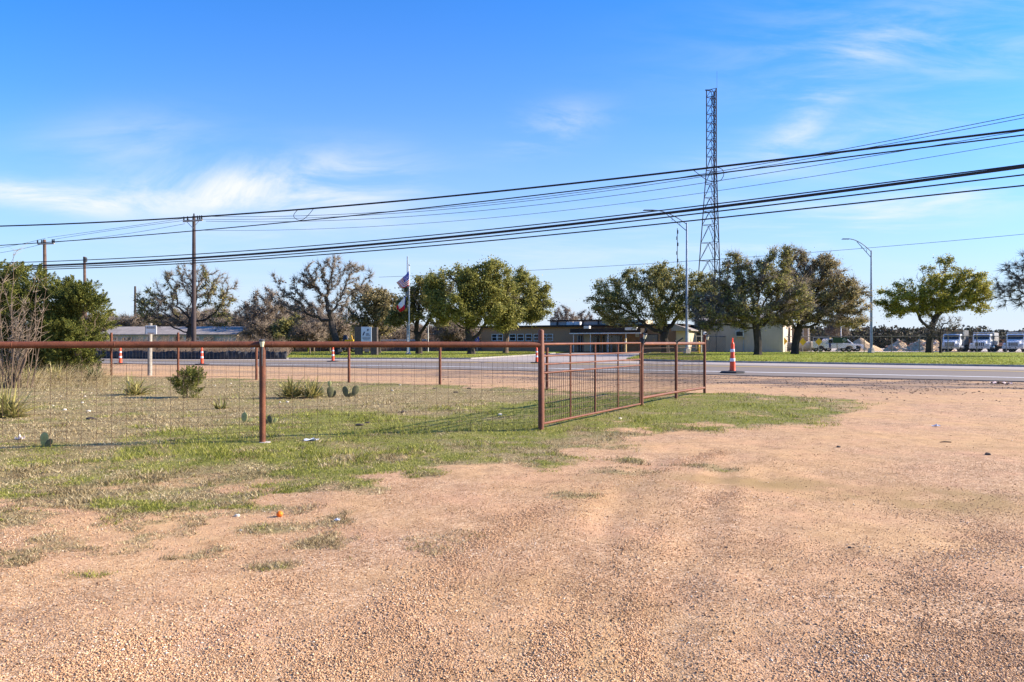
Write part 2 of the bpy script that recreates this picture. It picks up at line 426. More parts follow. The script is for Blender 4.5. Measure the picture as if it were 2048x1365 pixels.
def stones(name, x, y, r, m, sink=.25, flat=.6):
    n = len(x)
    z = hgt(x, y)
    base = np.array([(1, 0, 0), (0, 1, 0), (-1, 0, 0), (0, -1, 0), (0, 0, 1), (0, 0, -1)], float)
    J = base[None]*RNG.uniform(.65, 1.25, (n, 6, 1))+RNG.uniform(-.22, .22, (n, 6, 3))
    a = RNG.uniform(0, 2*PI, n); c, s = np.cos(a), np.sin(a)
    JX = J[..., 0]*c[:, None]-J[..., 1]*s[:, None]; JY = J[..., 0]*s[:, None]+J[..., 1]*c[:, None]
    e = RNG.uniform(.7, 1.1, n)
    V = np.stack([x[:, None]+JX*r[:, None], y[:, None]+JY*(r*e)[:, None], (z+r*flat*(1-2*sink))[:, None]+J[..., 2]*(r*flat)[:, None]], -1)
    f = np.array([(0, 1, 4), (1, 2, 4), (2, 3, 4), (3, 0, 4), (1, 0, 5), (2, 1, 5), (3, 2, 5), (0, 3, 5)])
    Fc = (np.arange(n)[:, None, None]*6+f[None]).reshape(-1, 3)
    return np_mesh(name, V.reshape(-1, 3), Fc, m)
m_peb = island('pebble', [(0, (.14, .075, .04)), (.12, (.32, .18, .095)), (.5, (.52, .31, .165)), (.85, (.64, .40, .225)), (.985, (.72, .50, .31)), (1, (.80, .67, .52))], .85, 0, 1.2, amp=.45)
x, y = scatter(400000, 800, 1420, -400, 2450, .72)
cv, g_, s_, d_ = zones(x, y)
dens = .25+.75*sstep(.38, .55, fbm(x*.9, y*.9, 101, 3))
mk = RNG.random(len(x)) < dens*(1-.9*cv)*(1-.6*s_)
x, y = x[mk], y[mk]
r = RNG.uniform(.0018, .0043, len(x))*RNG.choice([1, 1.5, 2.1], len(x), p=[.87, .11, .02])*(1+.05*np.clip(y-3, 0, 12))
# loose stones thrown up in ridges beside the curving wheel tracks
for pts, cnt, wd in (([(560, 1420), (700, 1310), (820, 1200), (930, 1110), (1080, 1030), (1250, 968), (1450, 905)], 15000, .085), ([(1090, 1420), (1105, 1330), (1140, 1240), (1210, 1150), (1320, 1060), (1480, 975)], 11000, .06),
                     ([(1300, 1420), (1285, 1330), (1265, 1230), (1262, 1180)], 4000, .035), ([(1700, 1420), (1760, 1300), (1850, 1180), (2000, 1060)], 7000, .10), ([(100, 1420), (260, 1300), (420, 1220), (560, 1170)], 7000, .12)):
    P = px2g(pts); t = RNG.random(cnt)*(len(P)-1); k = np.minimum(t.astype(int), len(P)-2); f = (t-k)[:, None]
    P_ = np.vstack([2*P[0]-P[1], P, 2*P[-1]-P[-2]]); p0, p1, p2, p3 = P_[k], P_[k+1], P_[k+2], P_[k+3]
    q = .5*((2*p1)+(p2-p0)*f+(2*p0-5*p1+4*p2-p3)*f*f+(3*p1-p0-3*p2+p3)*f**3)+RNG.normal(size=(cnt, 2))*wd
    ok = RNG.random(cnt) < .15+sstep(.40, .58, fbm(q[:, 0]*1.6, q[:, 1]*1.6, 103, 3))
    q = q[ok]; x = np.concatenate([x, q[:, 0]]); y = np.concatenate([y, q[:, 1]]); r = np.concatenate([r, RNG.uniform(.0028, .0064, len(q))*(1+.05*np.clip(q[:, 1]-3, 0, 12))])
o = stones('gravel', x, y, r, m_peb); tag(o, 'loose pink and tan pebbles covering the driveway in the foreground', 'gravel', kind='stuff')
m_clod = island('soil_clod', [(0, (.11, .068, .045)), (.5, (.28, .18, .115)), (1, (.52, .35, .23))], .95)
x, y = scatter(52000, 752, 815, 300, 2500)
cv, g_, s_, d_ = zones(x, y); mk = RNG.random(len(x)) < (d_*.55+.003)
x, y = x[mk], y[mk]
o = stones('soil_clods', x, y, RNG.uniform(.008, .026, len(x))*RNG.choice([1, 1.6], len(x), p=[.85, .15]), m_clod, .3, .5); tag(o, 'churned dark clods of soil along the near edge of the road', 'soil', kind='stuff')

# ---------------------------------------------------------------- road, driveway, lawns
def interp(poly, t):
    k = min(int(t), len(poly)-2); f = t-k
    return (poly[k][0]*(1-f)+poly[k+1][0]*f, poly[k][1]*(1-f)+poly[k+1][1]*f)
NEAR = [(70, -4.4), (16.07, 21.4), (7.39, 26.3), (-4.1, 32.1), (-14.8, 36.8), (-24, 41), (-100, 78)]
FARR = [(96, -12.4), (25.8, 34.4), (12.3, 43.4), (-3.2, 51.8), (-17.6, 52.6), (-32.4, 55.5), (-120, 90)]
def strip(name, f0, f1, z, m, sub=8, jag=0, t0=0, t1=None, thick=0):
    A, B = [], []
    n = (len(NEAR)-1)*sub
    for i in range(n+1):
        t = i/sub
        a = interp(NEAR, t); b = interp(FARR, t)
        j = jag*(float(vnoise(i*2.7, 3, 5))-.5)
        A.append((a[0]+(b[0]-a[0])*(f0+j), a[1]+(b[1]-a[1])*(f0+j), z)); B.append((a[0]+(b[0]-a[0])*f1, a[1]+(b[1]-a[1])*f1, z))
    mb = MB(); mb.v = A+B; n1 = n+1
    mb.f = [(i+1, i, i+n1, i+1+n1) for i in range(n)]
    if thick:
        k = len(mb.v); mb.v += [(p[0], p[1], p[2]-thick) for p in A]
        mb.f += [(i, i+1, k+i+1, k+i) for i in range(n)]
    return mb.build(name, m)
def asphalt_mat(name, c1, c2, sc=1.4):
    m, N, L, bs = nt(name); pos = geo(N).outputs['Position']
    mp = N.new('ShaderNodeMapping'); mp.inputs['Rotation'].default_value = (0, 0, math.radians(25.6)); mp.inputs['Scale'].default_value = (.12, 1.1, 1); L.new(pos, mp.inputs[0])
    a = ramp(N, L, noise(N, L, sc, 6, .65, mp.outputs[0]), [(.35, c1), (.65, c2)])
    b = ramp(N, L, noise(N, L, 40, 3, .8, pos), [(.3, tuple(x*.6 for x in c1)), (.7, tuple(min(1, x*1.5) for x in c2))])
    L.new(mixc(N, L, .35, a, b), bs.inputs['Base Color']); bs.inputs['Roughness'].default_value = .85; bs.inputs['Specular IOR Level'].default_value = .2
    return m
asph = asphalt_mat('asphalt', (.155, .122, .098), (.225, .185, .15))
asph2 = asphalt_mat('pale_asphalt', (.30, .25, .215), (.42, .35, .30))  # paler asphalt tone for the far lane and the driveway
line_w = M('road_line_white', (.82, .81, .78), .7, (.58, .56, .54), 3, lo=.25, hi=.45)
line_y = M('road_line_yellow', (.72, .46, .07), .7, (.50, .36, .14), 2, lo=.25, hi=.45)
conc = M('concrete', (.52, .46, .40), .85, (.38, .33, .29), 2)
kerb_m = M('kerb_concrete', (.34, .31, .28), .85, (.20, .18, .165), 3)
tag(strip('road', 0, 1.0, .03, asph, jag=.03, thick=.06), kind='structure')
tag(strip('road_far_lane', .72, 1.0, .034, asph2, jag=.03), kind='structure')
tag(strip('road_marking_white', .155, .172, .036, line_w), kind='structure')
tag(strip('road_marking_yellow', .552, .574, .038, line_y), kind='structure')
def sheet(name, poly, z, m, kind='structure'):
    mb = MB(); mb.add([(p[0], p[1], z) for p in poly], [tuple(range(len(poly)))])
    o = mb.build(name, m); tag(o, kind=kind); return o
DW = [tuple(G(*p))[:2] for p in ((930, 719.6), (1066, 712), (1110, 708.3), (1160, 706.4), (1300, 705.8), (1296, 709), (1272, 714), (1250, 722.5))]
DW.append((4, 46.0)); DW.append((-2.5, 50.2))
sheet('driveway', DW, .042, asph2)
def kerb(name, pts, z=.13, w=.18):
    mb = MB()
    for i in range(len(pts)-1):
        a, b = Vector((*pts[i], 0)), Vector((*pts[i+1], 0)); d = b-a
        mb.box(((a.x+b.x)/2, (a.y+b.y)/2, z/2), (d.length+.05, w, z), math.atan2(d.y, d.x))
    o = mb.build(name, kerb_m, bevel=.02); tag(o, kind='structure'); return o
g2 = lambda *p: tuple(G(*p))[:2]
K1 = [(96, -12.4), (25.8, 34.4), (12.3, 43.4), g2(1300, 722.8), g2(1262, 721.0), g2(1258, 718), g2(1290, 713), g2(1302, 707)]
K2 = [g2(575, 719.4), (-17.6, 52.7), (-3.2, 52.0), g2(1000, 716), g2(1066, 711.7), g2(1110, 708)]
kerb('kerb', K1); kerb('kerb', K2)

def lawn_material(name, tan):
    m, N, L, bs = nt(name); pos = geo(N).outputs['Position']
    n1 = noise(N, L, 12, 6, .8, pos); n2 = noise(N, L, .35, 4, .6, pos)
    g_ = ramp(N, L, n1, [(.3, (.09, .12, .012)), (.5, (.22, .27, .028)), (.72, (.36, .37, .06))])
    t_ = ramp(N, L, n1, [(.3, (.22, .18, .07)), (.7, (.46, .40, .17))])
    L.new(mixc(N, L, ramp(N, L, n2, [(.45, (0, 0, 0)), (.7, (tan, tan, tan))]), g_, t_), bs.inputs['Base Color'])
    bs.inputs['Roughness'].default_value = .9; bs.inputs['Specular IOR Level'].default_value = .05
    bump(N, L, n1, .8, .05, bs); return m
lawn_m = lawn_material('lawn_grass', .6)
def grid_fill(name, front, back, z, m, n=40, mm=14, bumpy=.03):
    """sheet between two polylines, gently uneven"""
    def smp(P, t):
        P = [Vector((*p, 0)) for p in P]; ls = [0]
        for i in range(len(P)-1): ls.append(ls[-1]+(P[i+1]-P[i]).length)
        d = t*ls[-1]
        for i in range(len(P)-1):
            if d <= ls[i+1]+1e-9: return P[i].lerp(P[i+1], (d-ls[i])/(ls[i+1]-ls[i]+1e-9))
        return P[-1]
    vs = []
    for j in range(mm+1):
        for i in range(n+1):
            p = smp(front, i/n).lerp(smp(back, i/n), j/mm)
            vs.append((p.x, p.y, z+(float(fbm(p.x*.3, p.y*.3, 7, 2))-.5)*bumpy*(0 < j < mm)))
    fs = [(j*(n+1)+i, j*(n+1)+i+1, (j+1)*(n+1)+i+1, (j+1)*(n+1)+i) for j in range(mm) for i in range(n)]
    mb = MB(); mb.v = vs; mb.f = fs; o = mb.build(name, m, smooth=True); tag(o, kind='structure'); return o
LB = 93.0
grid_fill('lawn', [g2(1258, 717.5), g2(1262, 720.6), g2(1300, 722.5), (12.3, 43.55), (25.85, 34.55), (96, -12.2)], [g2(1302, 706.3), (22, LB), (30, LB), (38, LB), (60, LB-6), (150, 40)], .125, lawn_m, 60, 20, .05)
grid_fill('lawn', [(-26, 55.0), (-17.6, 52.85), (-3.2, 52.15), g2(1000, 715.8), g2(1068, 711.3), g2(1112, 707.8)], [(-36, 92), (-20, 96), (-8, 97), (0, 97), (5, 97), (9, 97)], .125, lawn_m, 50, 20, .05)
yard_m = M('yard_gravel', (.56, .46, .37), .95, (.42, .34, .27), .6)
sheet('yard', [(22.3, LB+.2), (38, LB+.2), (60, LB-5.8), (150, 40.2), (420, 120), (420, 330), (-40, 330), (-40, 99), (9, 97.2), (15, 97.2)], .10, yard_m)
# short blades that roughen the lawns
def lawn_blades(name, quads, n, lab):
    P = []
    for (a, b, c, d) in quads:
        u = RNG.random((n, 1)); v = RNG.random((n, 1))**1.6
        P.append((np.array(a)*(1-u)+np.array(b)*u)*(1-v)+(np.array(d)*(1-u)+np.array(c)*u)*v)
    P = np.concatenate(P); X, Y = P[:, 0], P[:, 1]
    o = blades(name, X, Y, np.full(len(X), .12), RNG.uniform(.03, .085, len(X)), np.full(len(X), .045), m_green, .8)
    tag(o, lab, 'grass', kind='stuff')
lawn_blades('lawn_grass', [((12.4, 43.7), (25.9, 34.7), (60, 84), (24, 91)), ((25.9, 34.7), (52, 17), (90, 66), (60, 84)), ((8.2, 49), (12.4, 43.7), (24, 91), (19, 91))], 26000, 'bright green mown grass on the lawn beyond the road at the right')
lawn_blades('lawn_grass', [((-19, 53.3), (-3.2, 52.4), (-1, 95), (-30, 90)), ((-3.2, 52.4), (3.5, 75), (5, 95), (-1, 95))], 18000, 'bright green mown grass in front of the sign and flagpoles')
# ---------------------------------------------------------------- the pipe fence in front
P1 = G(525, 885); P2 = G(1082, 862); G2 = G(1283, 811); PM = G(1352, 796); PE = G(1409, 787)
for p in (P1, P2, G2, PM, PE): p.z = 0
dr = (P1-P2).normalized(); P0 = P1+dr*4.7; P00 = P0+dr*9.4
RZ = 1.187
fence = thing('pipe_fence', 'long rust-red pipe fence with wire mesh across the foreground, left of the gate', 'fence', P2)
for p in (P00, P0+dr*4.7, P0, P1):
    MB().tube([p+Vector((0, 0, -.3)), p+Vector((0, 0, RZ+.005))], .037, 16).build('post', rust, fence, smooth=True)
MB().tube([P2+Vector((0, 0, -.3)), P2+Vector((0, 0, 1.375)), P2+Vector((0, 0, 1.39)), P2+Vector((0, 0, 1.40))], [.0405, .0405, .033, .014], 18).build('corner_post', rust, fence, smooth=True)
# rail: welded lengths with collars of weld bead
segs = [P2+(P1-P2).normalized()*.03, P1+(P00-P1)*0, P00]
mb = MB(); tot = (P00-P2).length
n = 60; pts = []; rr = []
for i in range(n+1):
    t = i/n; p = P2.lerp(P00, t); pts.append(p+Vector((0, 0, RZ+.004*math.sin(t*9)))); rr.append(.0385)
mb.tube(pts, rr, 20)
mb.build('rail', rust, fence, smooth=True)
for i, px in enumerate((25, 230, 384, 545, 700, 855, 962, 1010)):
    # joint rings
    k = (px-CX)/F; t = (k*P2.y-P2.x)/((P00.x-P2.x)-k*(P00.y-P2.y)); p = P2.lerp(P00, t)+Vector((0, 0, RZ+.004*math.sin(t*9)))
    MB().tube([p-dr*.005, p-dr*.0025, p+dr*.0025, p+dr*.005], [.0385, .0402, .0402, .0385], 20, caps=False).build('weld_joint', rust, fence, smooth=True)
nrm = Vector((-dr.y, dr.x, 0)); nrm = nrm if nrm.y > 0 else -nrm
def mesh_panel(A, B, zs, step, r, jitter=.0, off=nrm*.045, z0=.02, z1=1.1):
    mb = MB(); d = B-A; L_ = d.length; d.normalize(); A = A+off; B = B+off
    for z in zs:
        k = max(2, int(L_/.6))
        mb.tube([A+d*(L_*i/k)+Vector((0, 0, z+random.uniform(-jitter, jitter))) for i in range(k+1)], r, 4, caps=False)
    s = step*.5
    while s < L_:
        x = s+random.uniform(-jitter, jitter)*.4
        mb.tube([A+d*x+Vector((0, 0, z0)), A+d*(x+random.uniform(-jitter, jitter))+Vector((0, 0, (z0+z1)/2)), A+d*x+Vector((0, 0, z1))], r, 4, caps=False)
        s += step
    return mb
mesh_panel(P2, P00, [.03, .12, .21, .31, .42, .54, .67, .81, .95], .152, .0018, .008, z0=.03, z1=.95).build('wire_mesh', wire_rust, fence)
mb = MB()
for i, (r_, h_) in enumerate(((.16, .02),)):
    mb.lathe([(.0, -.05), (.065, -.05), (.07, .002), (.055, .006), (.0, .008)], (P1.x+.03, P1.y, hz(P1.x, P1.y)), 14)
mb.build('concrete_footing', conc, fence)

# ---------------------------------------------------------------- gate
gd = (G2-P2).normalized(); gl = (G2-P2).length; gn = Vector((-gd.y, gd.x, 0))
gate = thing('pipe_gate', 'wide rust-red pipe gate with fine wire mesh, in the middle of the fence line', 'gate', P2)
A_ = P2+gd*.07; B_ = G2-gd*.09
def gp(s, z): return A_.lerp(B_, s)+Vector((0, 0, z))
fr = [(0, .092), (0, 1.195), (1, 1.215), (1, .035), (0, .092)]
mb = MB()
for i in range(4): mb.tube([gp(*fr[i]), gp(*fr[i+1])], .0175, 10)
mb.build('frame', rust, gate, smooth=True)
for a, b in ((1.03, 1.035), (.915, .90), (.795, .785)):
    MB().tube([gp(0, a), gp(1, b)], .0125, 8).build('rail', rust, gate, smooth=True)
for s, px in enumerate((1140.6, 1190.4, 1236)):
    k = (px-CX)/F; t = (A_.x-k*A_.y)/(k*(B_.y-A_.y)-(B_.x-A_.x))
    MB().tube([gp(t, .092+(.035-.092)*t), gp(t, 1.195+.02*t)], .0135, 8).build('upright', rust, gate, smooth=True)
mesh_panel(A_, B_, [.17+.1016*i for i in range(7)], .0762, .0040, 0, off=gn*.018, z0=.07, z1=.79).build('wire_mesh', wire_rust, gate)
for z in (.25, 1.0): MB().tube([P2+gd*.035+Vector((0, 0, z)), A_+Vector((0, 0, z))], .012, 8).tube([P2+gd*.05+Vector((0, 0, z-.05)), P2+gd*.05+Vector((0, 0, z+.05))], .016, 8).build('hinge', rust, gate, smooth=True)

# ---------------------------------------------------------------- short fence section beyond the gate
sec = thing('pipe_fence', 'short rust-red pipe fence panel with fine mesh, between the gate and the gravel drive', 'fence', G2)
for p, h_, r_ in ((G2, 1.40, .036), (PM, 1.20, .032), (PE, 1.42, .034)):
    MB().tube([p+Vector((0, 0, -.2)), p+Vector((0, 0, h_))], r_, 14).build('post', rust, sec, smooth=True)
MB().tube([G2+Vector((0, 0, 1.2)), PM+Vector((0, 0, 1.205)), PE+Vector((0, 0, 1.21))], .034, 14).build('rail', rust, sec, smooth=True)
MB().tube([G2+Vector((0, 0, .14)), PM+Vector((0, 0, .13)), PE+Vector((0, 0, .135))], .029, 12).build('bottom_rail', rust, sec, smooth=True)
for a, b in ((G2, PM), (PM, PE)):
    d = (b-a).normalized()
    mesh_panel(a, b, [.2+.1016*i for i in range(10)], .0762, .0042, 0, off=Vector((-d.y, d.x, 0))*.03, z0=.15, z1=1.13).build('wire_mesh', wire_rust, sec)
mb = MB()
q = PM+Vector((0, 0, 1.22))
mb.tube([q+Vector((-.03, -.05, .06)), q+Vector((.0, -.05, -.06))], .014, 6)
mb.tube([q+Vector((-.05, -.05, -.05)), q+Vector((.03, -.06, .03)), q+Vector((.14, -.06, .11))], .016, 6)
mb.box(q+Vector((0, -.05, 0)), (.05, .05, .05), .6)
mb.build('clamp', dark_m, sec)
mb = MB()
q = G2+Vector((0, 0, 1.33))
mb.tube([q+Vector((.02, -.04, .06)), q+Vector((.10, -.05, .17))], .011, 6); mb.tube([q+Vector((-.12, -.04, -.07)), q+Vector((.02, -.05, -.09)), q+Vector((.05, -.04, -.16))], .007, 5)
mb.box(q+Vector((0.01, -.04, -.07)), (.10, .05, .09))
mb.tube([q+Vector((.02, -.04, .0)), q+Vector((.0, -.045, -.10))], .012, 6)
mb.build('latch', dark_m, sec)

# solar stake lamps strapped to the posts
cap_m = M('lamp_cap', (.10, .105, .11), .4, (.05, .05, .055), 20); lens_m = M('frosted_lens', (.72, .68, .46), .35, (.55, .52, .34), 20, spec=.5)
def post_lamp(p, zt, label, tilt=0.0, s=1.0, off=(.015, -.055)):
    t = thing('post_lamp', label, 'solar lamp', (p.x+off[0], p.y+off[1], zt), 0, 'solar stake lamps on the fence posts')
    MB().lathe([(.024*s, -.028*s), (.032*s, -.024*s), (.033*s, -.006*s), (.027*s, 0), (.0, .002)], n=16).build('cap', cap_m, t, local=True, smooth=True)
    MB().lathe([(.016*s, -.09*s), (.019*s, -.088*s), (.030*s, -.03*s), (.028*s, -.027*s)], n=16).build('lens', lens_m, t, local=True, smooth=True)
    MB().lathe([(.004*s, -.32*s), (.006*s, -.2*s), (.013*s, -.12*s), (.015*s, -.088*s)], n=10).build('stake', cap_m, t, local=True, smooth=True)
    t.rotation_euler = (0, tilt, 0)
    return t
post_lamp(P1, 1.252, 'solar stake lamp with pale lens on the leftmost fence post, against the long rail')
post_lamp(G2, 1.40, 'solar stake lamp leaning on the lock post at the right end of the gate', .22, 1.2, (.065, -.06))
post_lamp(PE, 1.40, 'solar stake lamp on the last post of the pipe fence beside the orange channelizer cone', .08, 1.2, (.06, -.05))
t = thing('trail_camera', 'small white device with dark lens on top of the last pipe fence post', 'camera', (PE.x, PE.y, 1.42))
MB().box((0, -.01, .035), (.06, .05, .07), .3).build('housing', white_d, t, local=True, bevel=.008)
MB().tube([(.01, -.03, .03), (.05, -.05, .035)], .018, 8).build('lens', dark_m, t, local=True)

# ---------------------------------------------------------------- fence along the road
road_posts = [(-24.5, 30), *[tuple(G(a, b))[:2] for a, b in ((223, 752), (356.5, 755.7), (513, 759.8), (698, 765.6), (880, 769.5), (1094, 780))], (PE.x, PE.y+.25)]
rf = thing('roadside_fence', 'thin wire fence on rusty posts along the road side of the weedy plot', 'fence', (*road_posts[1], 0))
hh = [1.45, 1.62, 1.60, 1.12, 1.16, 1.14, 1.10, 1.1]
for i, (p, h_) in enumerate(zip(road_posts[:-1], hh)):
    MB().tube([(p[0], p[1], -.1), (p[0], p[1], h_)], .040 if i < 6 else .038, 10).build('post', rust, rf, smooth=True)
mb = MB()
for i in range(len(road_posts)-1):
    a = Vector((*road_posts[i], 0)); b = Vector((*road_posts[i+1], 0))
    d = (b-a).normalized(); m_ = mesh_panel(a, b, [.08, .22, .38, .55, .74, .93], .17, .0022, .01, off=Vector((-d.y, d.x, 0))*.04, z0=.08, z1=.93)
    mb.add(m_.v, m_.f)
mb.build('wire_mesh', wire_m, rf)

# wooden post with the warning board
wp = G(300, 751.5); t = thing('sign_post', 'weathered grey wooden post with a white board on top, behind the roadside fence', 'sign', (wp.x, wp.y, 0))
MB().tube([(0, 0, -.1), (0, 0, 1.0), (.02, 0, 1.98)], [.085, .08, .066], 12).build('post', wood_grey, t, local=True, smooth=True)
sg = MB().box((.10, -.10, 1.72), (.42, .025, .33)).build('board', M('board_white', (.80, .78, .74), .5, (.72, .69, .64), 4), t, local=True, bevel=.01)
MB().box((.10, -.115, 1.815), (.34, .006, .075)).build('heading_band', dark_m, sg, local=True)
def text(body, size, loc, m, name, parent, rot=(PI/2, 0, 0), ext=.002):
    c = bpy.data.curves.new(name, 'FONT'); c.body = body; c.size = size; c.align_x = 'CENTER'; c.align_y = 'CENTER'; c.extrude = ext
    o = bpy.data.objects.new(name, c); C.objects.link(o)
    dg = bpy.context.evaluated_depsgraph_get(); me = bpy.data.meshes.new_from_object(o.evaluated_get(dg)); bpy.data.objects.remove(o)
    o = bpy.data.objects.new(name, me); C.objects.link(o); me.materials.append(m)
    o.location = loc; o.rotation_euler = rot
    if parent is not None: o.parent = parent
    return o
text('WARNING', .075, (.10, -.121, 1.815), white_p, 'lettering', sg)
MB().box((.10, -.115, 1.60), (.26, .005, .025)).build('small_print', M('orange_print', (.60, .25, .06), .6), sg, local=True)
MB().box((-.13, .0, 1.72), (.09, .03, .30), .1).build('side_board', dark_m, t, local=True)

# ---------------------------------------------------------------- traffic cones
def cone(label, p, s=1.0, group='traffic cones along the edge of the road'):
    t = thing('traffic_cone', label, 'traffic cone', (p[0], p[1], .034), random.uniform(0, 1), group)
    t.scale = (s, s, s)
    def R(z): return .092-.048*(z/1.08)
    def ringed(z0, z1, d=0): return [(R(z0)+d-.002, z0), (R(z0)+d, z0+.003), (R(z1)+d, z1-.003), (R(z1)+d-.002, z1)]
    prof = [(.13, .03), (.115, .05), (.098, .06), (R(.1), .1), (R(.3), .3), (R(.31), .31), (R(.5), .5), (R(.51)-.004, .51), (R(.7), .7), (R(.72)-.006, .72), (R(.86), .86), (.036, .92), (.030, .93), (.0, .935)]
    b = MB().lathe(prof, n=20).build('cone_body', orange, t, local=True, smooth=True)
    MB().lathe(ringed(.345, .445, .003), n=20).build('reflective_band', refl_w, t, local=True, smooth=True)
    MB().lathe(ringed(.635, .725, .003), n=20).build('reflective_band', refl_w, t, local=True, smooth=True)
    h_ = MB(); h_.tube([(-.028, 0, .92), (-.026, 0, 1.0), (-.012, 0, 1.055), (.012, 0, 1.055), (.026, 0, 1.0), (.028, 0, .92)], [.013, .013, .014, .014, .013, .013], 8)
    h_.tube([(0, 0, .91), (0, 0, .985)], [.018, .008], 8)
    h_.build('handle', orange, b, local=True, smooth=True)
    bs_ = MB().lathe([(.37, 0), (.38, .008), (.37, .035), (.34, .05), (.16, .055), (.12, .07)], n=8).build('base', rubber, t, local=True)
    return t
cp = G(1465, 746.5, .03)
cone('tallest orange cone with two white bands on a black base, right of the pipe fence', (cp.x, cp.y), 1.32)
for px, py, lab, s in ((241, 728.2, 'orange cone with white band farthest left, beside the wooden sign post', 1.0), (404, 729.6, 'orange cone with white band right of the utility pole, before the silt fence', 1.02),
                       (666, 723.6, 'orange cone across the road in front of the left bare oak', 1.05), (1073.5, 726.5, 'orange cone beyond the road, just left of the tall round gate post', 1.0)):
    p = G(px, py, .03); cone(lab, (p.x, p.y), s)

# ---------------------------------------------------------------- silt fence
silt = thing('silt_fence', 'low black silt fence of sagging fabric on stakes along the far side of the road', 'silt fence', tuple(G(400, 720)))
pp = [(-44, 57.5), (-33, 54.2), *[tuple(G(a, b))[:2] for a, b in ((330, 719.6), (450, 720), (573, 719.6))]]
def dense(P, k=40):
    out = []
    for i in range(len(P)-1):
        for j in range(k): out.append((P[i][0]+(P[i+1][0]-P[i][0])*j/k, P[i][1]+(P[i+1][1]-P[i][1])*j/k))
    return out+[P[-1]]
pd = dense(pp, 36); mb = MB(); nn = len(pd); vs = []
for lvl in range(4):
    for i, (x, y) in enumerate(pd):
        w = .06*math.sin(i*1.7+lvl*1.1)+.04*math.sin(i*.63); hgt_ = .62+.05*math.sin(i*.35)+.04*math.sin(i*1.9)
        vs.append((x+.3*w*(lvl-1.5), y+w*lvl*.6, .01+hgt_*lvl/3))
mb.v = vs; mb.f = [(l*nn+i, l*nn+i+1, (l+1)*nn+i+1, (l+1)*nn+i) for l in range(3) for i in range(nn-1)]
o = mb.build('fabric', M('silt_fabric', (.012, .013, .018), .65, (.028, .03, .038), 3, spec=.4), silt, smooth=True)
sm = o.modifiers.new('t', 'SOLIDIFY'); sm.thickness = .006
for i in range(6, nn, 13):
    MB().box((pd[i][0], pd[i][1]+.12, .38), (.05, .04, .76)).build('stake', wood_dark, silt)

# ---------------------------------------------------------------- utility poles and wires
def pole(name, label, px, Y, ytop, r, m, lean=0.0, grp=None):
    X = (px-CX)/F*Y; zt = H+(HY-ytop)/F*Y
    t = thing(name, label, 'utility pole', (X, Y, 0), 0, grp)
    MB().tube([(lean*-1, 0, -.3), (0, 0, zt*.5), (lean*.6, 0, zt)], [r*1.15, r, r*.75], 12).build('pole', m, t, local=True, smooth=True)
    return t, X, zt
def insul(c, h_=.3, r=.09):
    return MB().lathe([(r*.3, 0), (r, h_*.2), (r*.5, h_*.35), (r, h_*.5), (r*.5, h_*.65), (r*.8, h_*.8), (r*.2, h_)], c, 8)
pole_m = M('pole_wood', (.085, .060, .055), .85, (.045, .034, .034), .8)
t, X0, z0 = pole('utility_pole', 'tall dark wooden utility pole with a crossarm, in front of the spreading bare oak', 388, 58, 433, .17, pole_m)
ca = math.radians(-18)
MB().box((0, -.2, z0-.42), (2.0, .12, .13), ca).build('crossarm', wood_grey, t, local=True)
mb = MB()
for s in (-1, 1): mb.tube([(s*.62*math.cos(ca), s*.62*math.sin(ca)-.2, z0-.48), (0, -.18, z0-1.05)], .025, 5)
mb.build('brace', steel, t, local=True)
for s in (-.95, -.55, .5, .72, .92):
    insul((s*math.cos(ca), s*math.sin(ca)-.2, z0-.34), .34, .085).build('insulator', dark_m, t, local=True, smooth=True)
insul((0, 0, z0), .25, .08).build('insulator', dark_m, t, local=True, smooth=True)
t, X1, z1 = pole('utility_pole', 'brown utility pole with small crossarm rising over the left juniper', 91, 70, 480, .19, wood_brown, -.15)
MB().box((.2, -.2, z1-.45), (2.0, .12, .12), math.radians(-12)).build('crossarm', wood_grey, t, local=True)
for s in (-1, -.5, .75, .95): insul((.2+s, -.2-s*.2, z1-.4), .4, .09).build('insulator', dark_m, t, local=True, smooth=True)
t, X2, z2 = pole('utility_pole', 'plain brown wooden pole without crossarm, right of the brown pole over the juniper', 170.5, 66, 514, .15, wood_brown, -.12)
MB().lathe([(.18, -.5), (.18, -.1), (.12, -.06)], (0, 0, z2), 8).build('band', dark_m, t, local=True)
t, *_ = pole('utility_pole', 'distant dark pole left of the spreading bare oak, above the long low house', 270.5, 112, 573, .20, pole_m)
for px, Y, yt, r, lab in ((226, 130, 625, .16, 'short distant pole just right of the juniper, above the grey roof'), (262.5, 128, 632, .12, 'shortest distant pole standing close to the dark pole above the grey roof'),
                          (540, 118, 600, .14, 'thin distant pole between the two bare oaks'), (886.5, 112, 618, .13, 'dark distant pole between the two trunks of the central oaks'),
                          (873, 125, 626, .14, 'grey distant pole seen through the gap left of the central live oak')):
    pole('distant_pole', lab, px, Y, yt, r, pole_m, grp='distant poles')

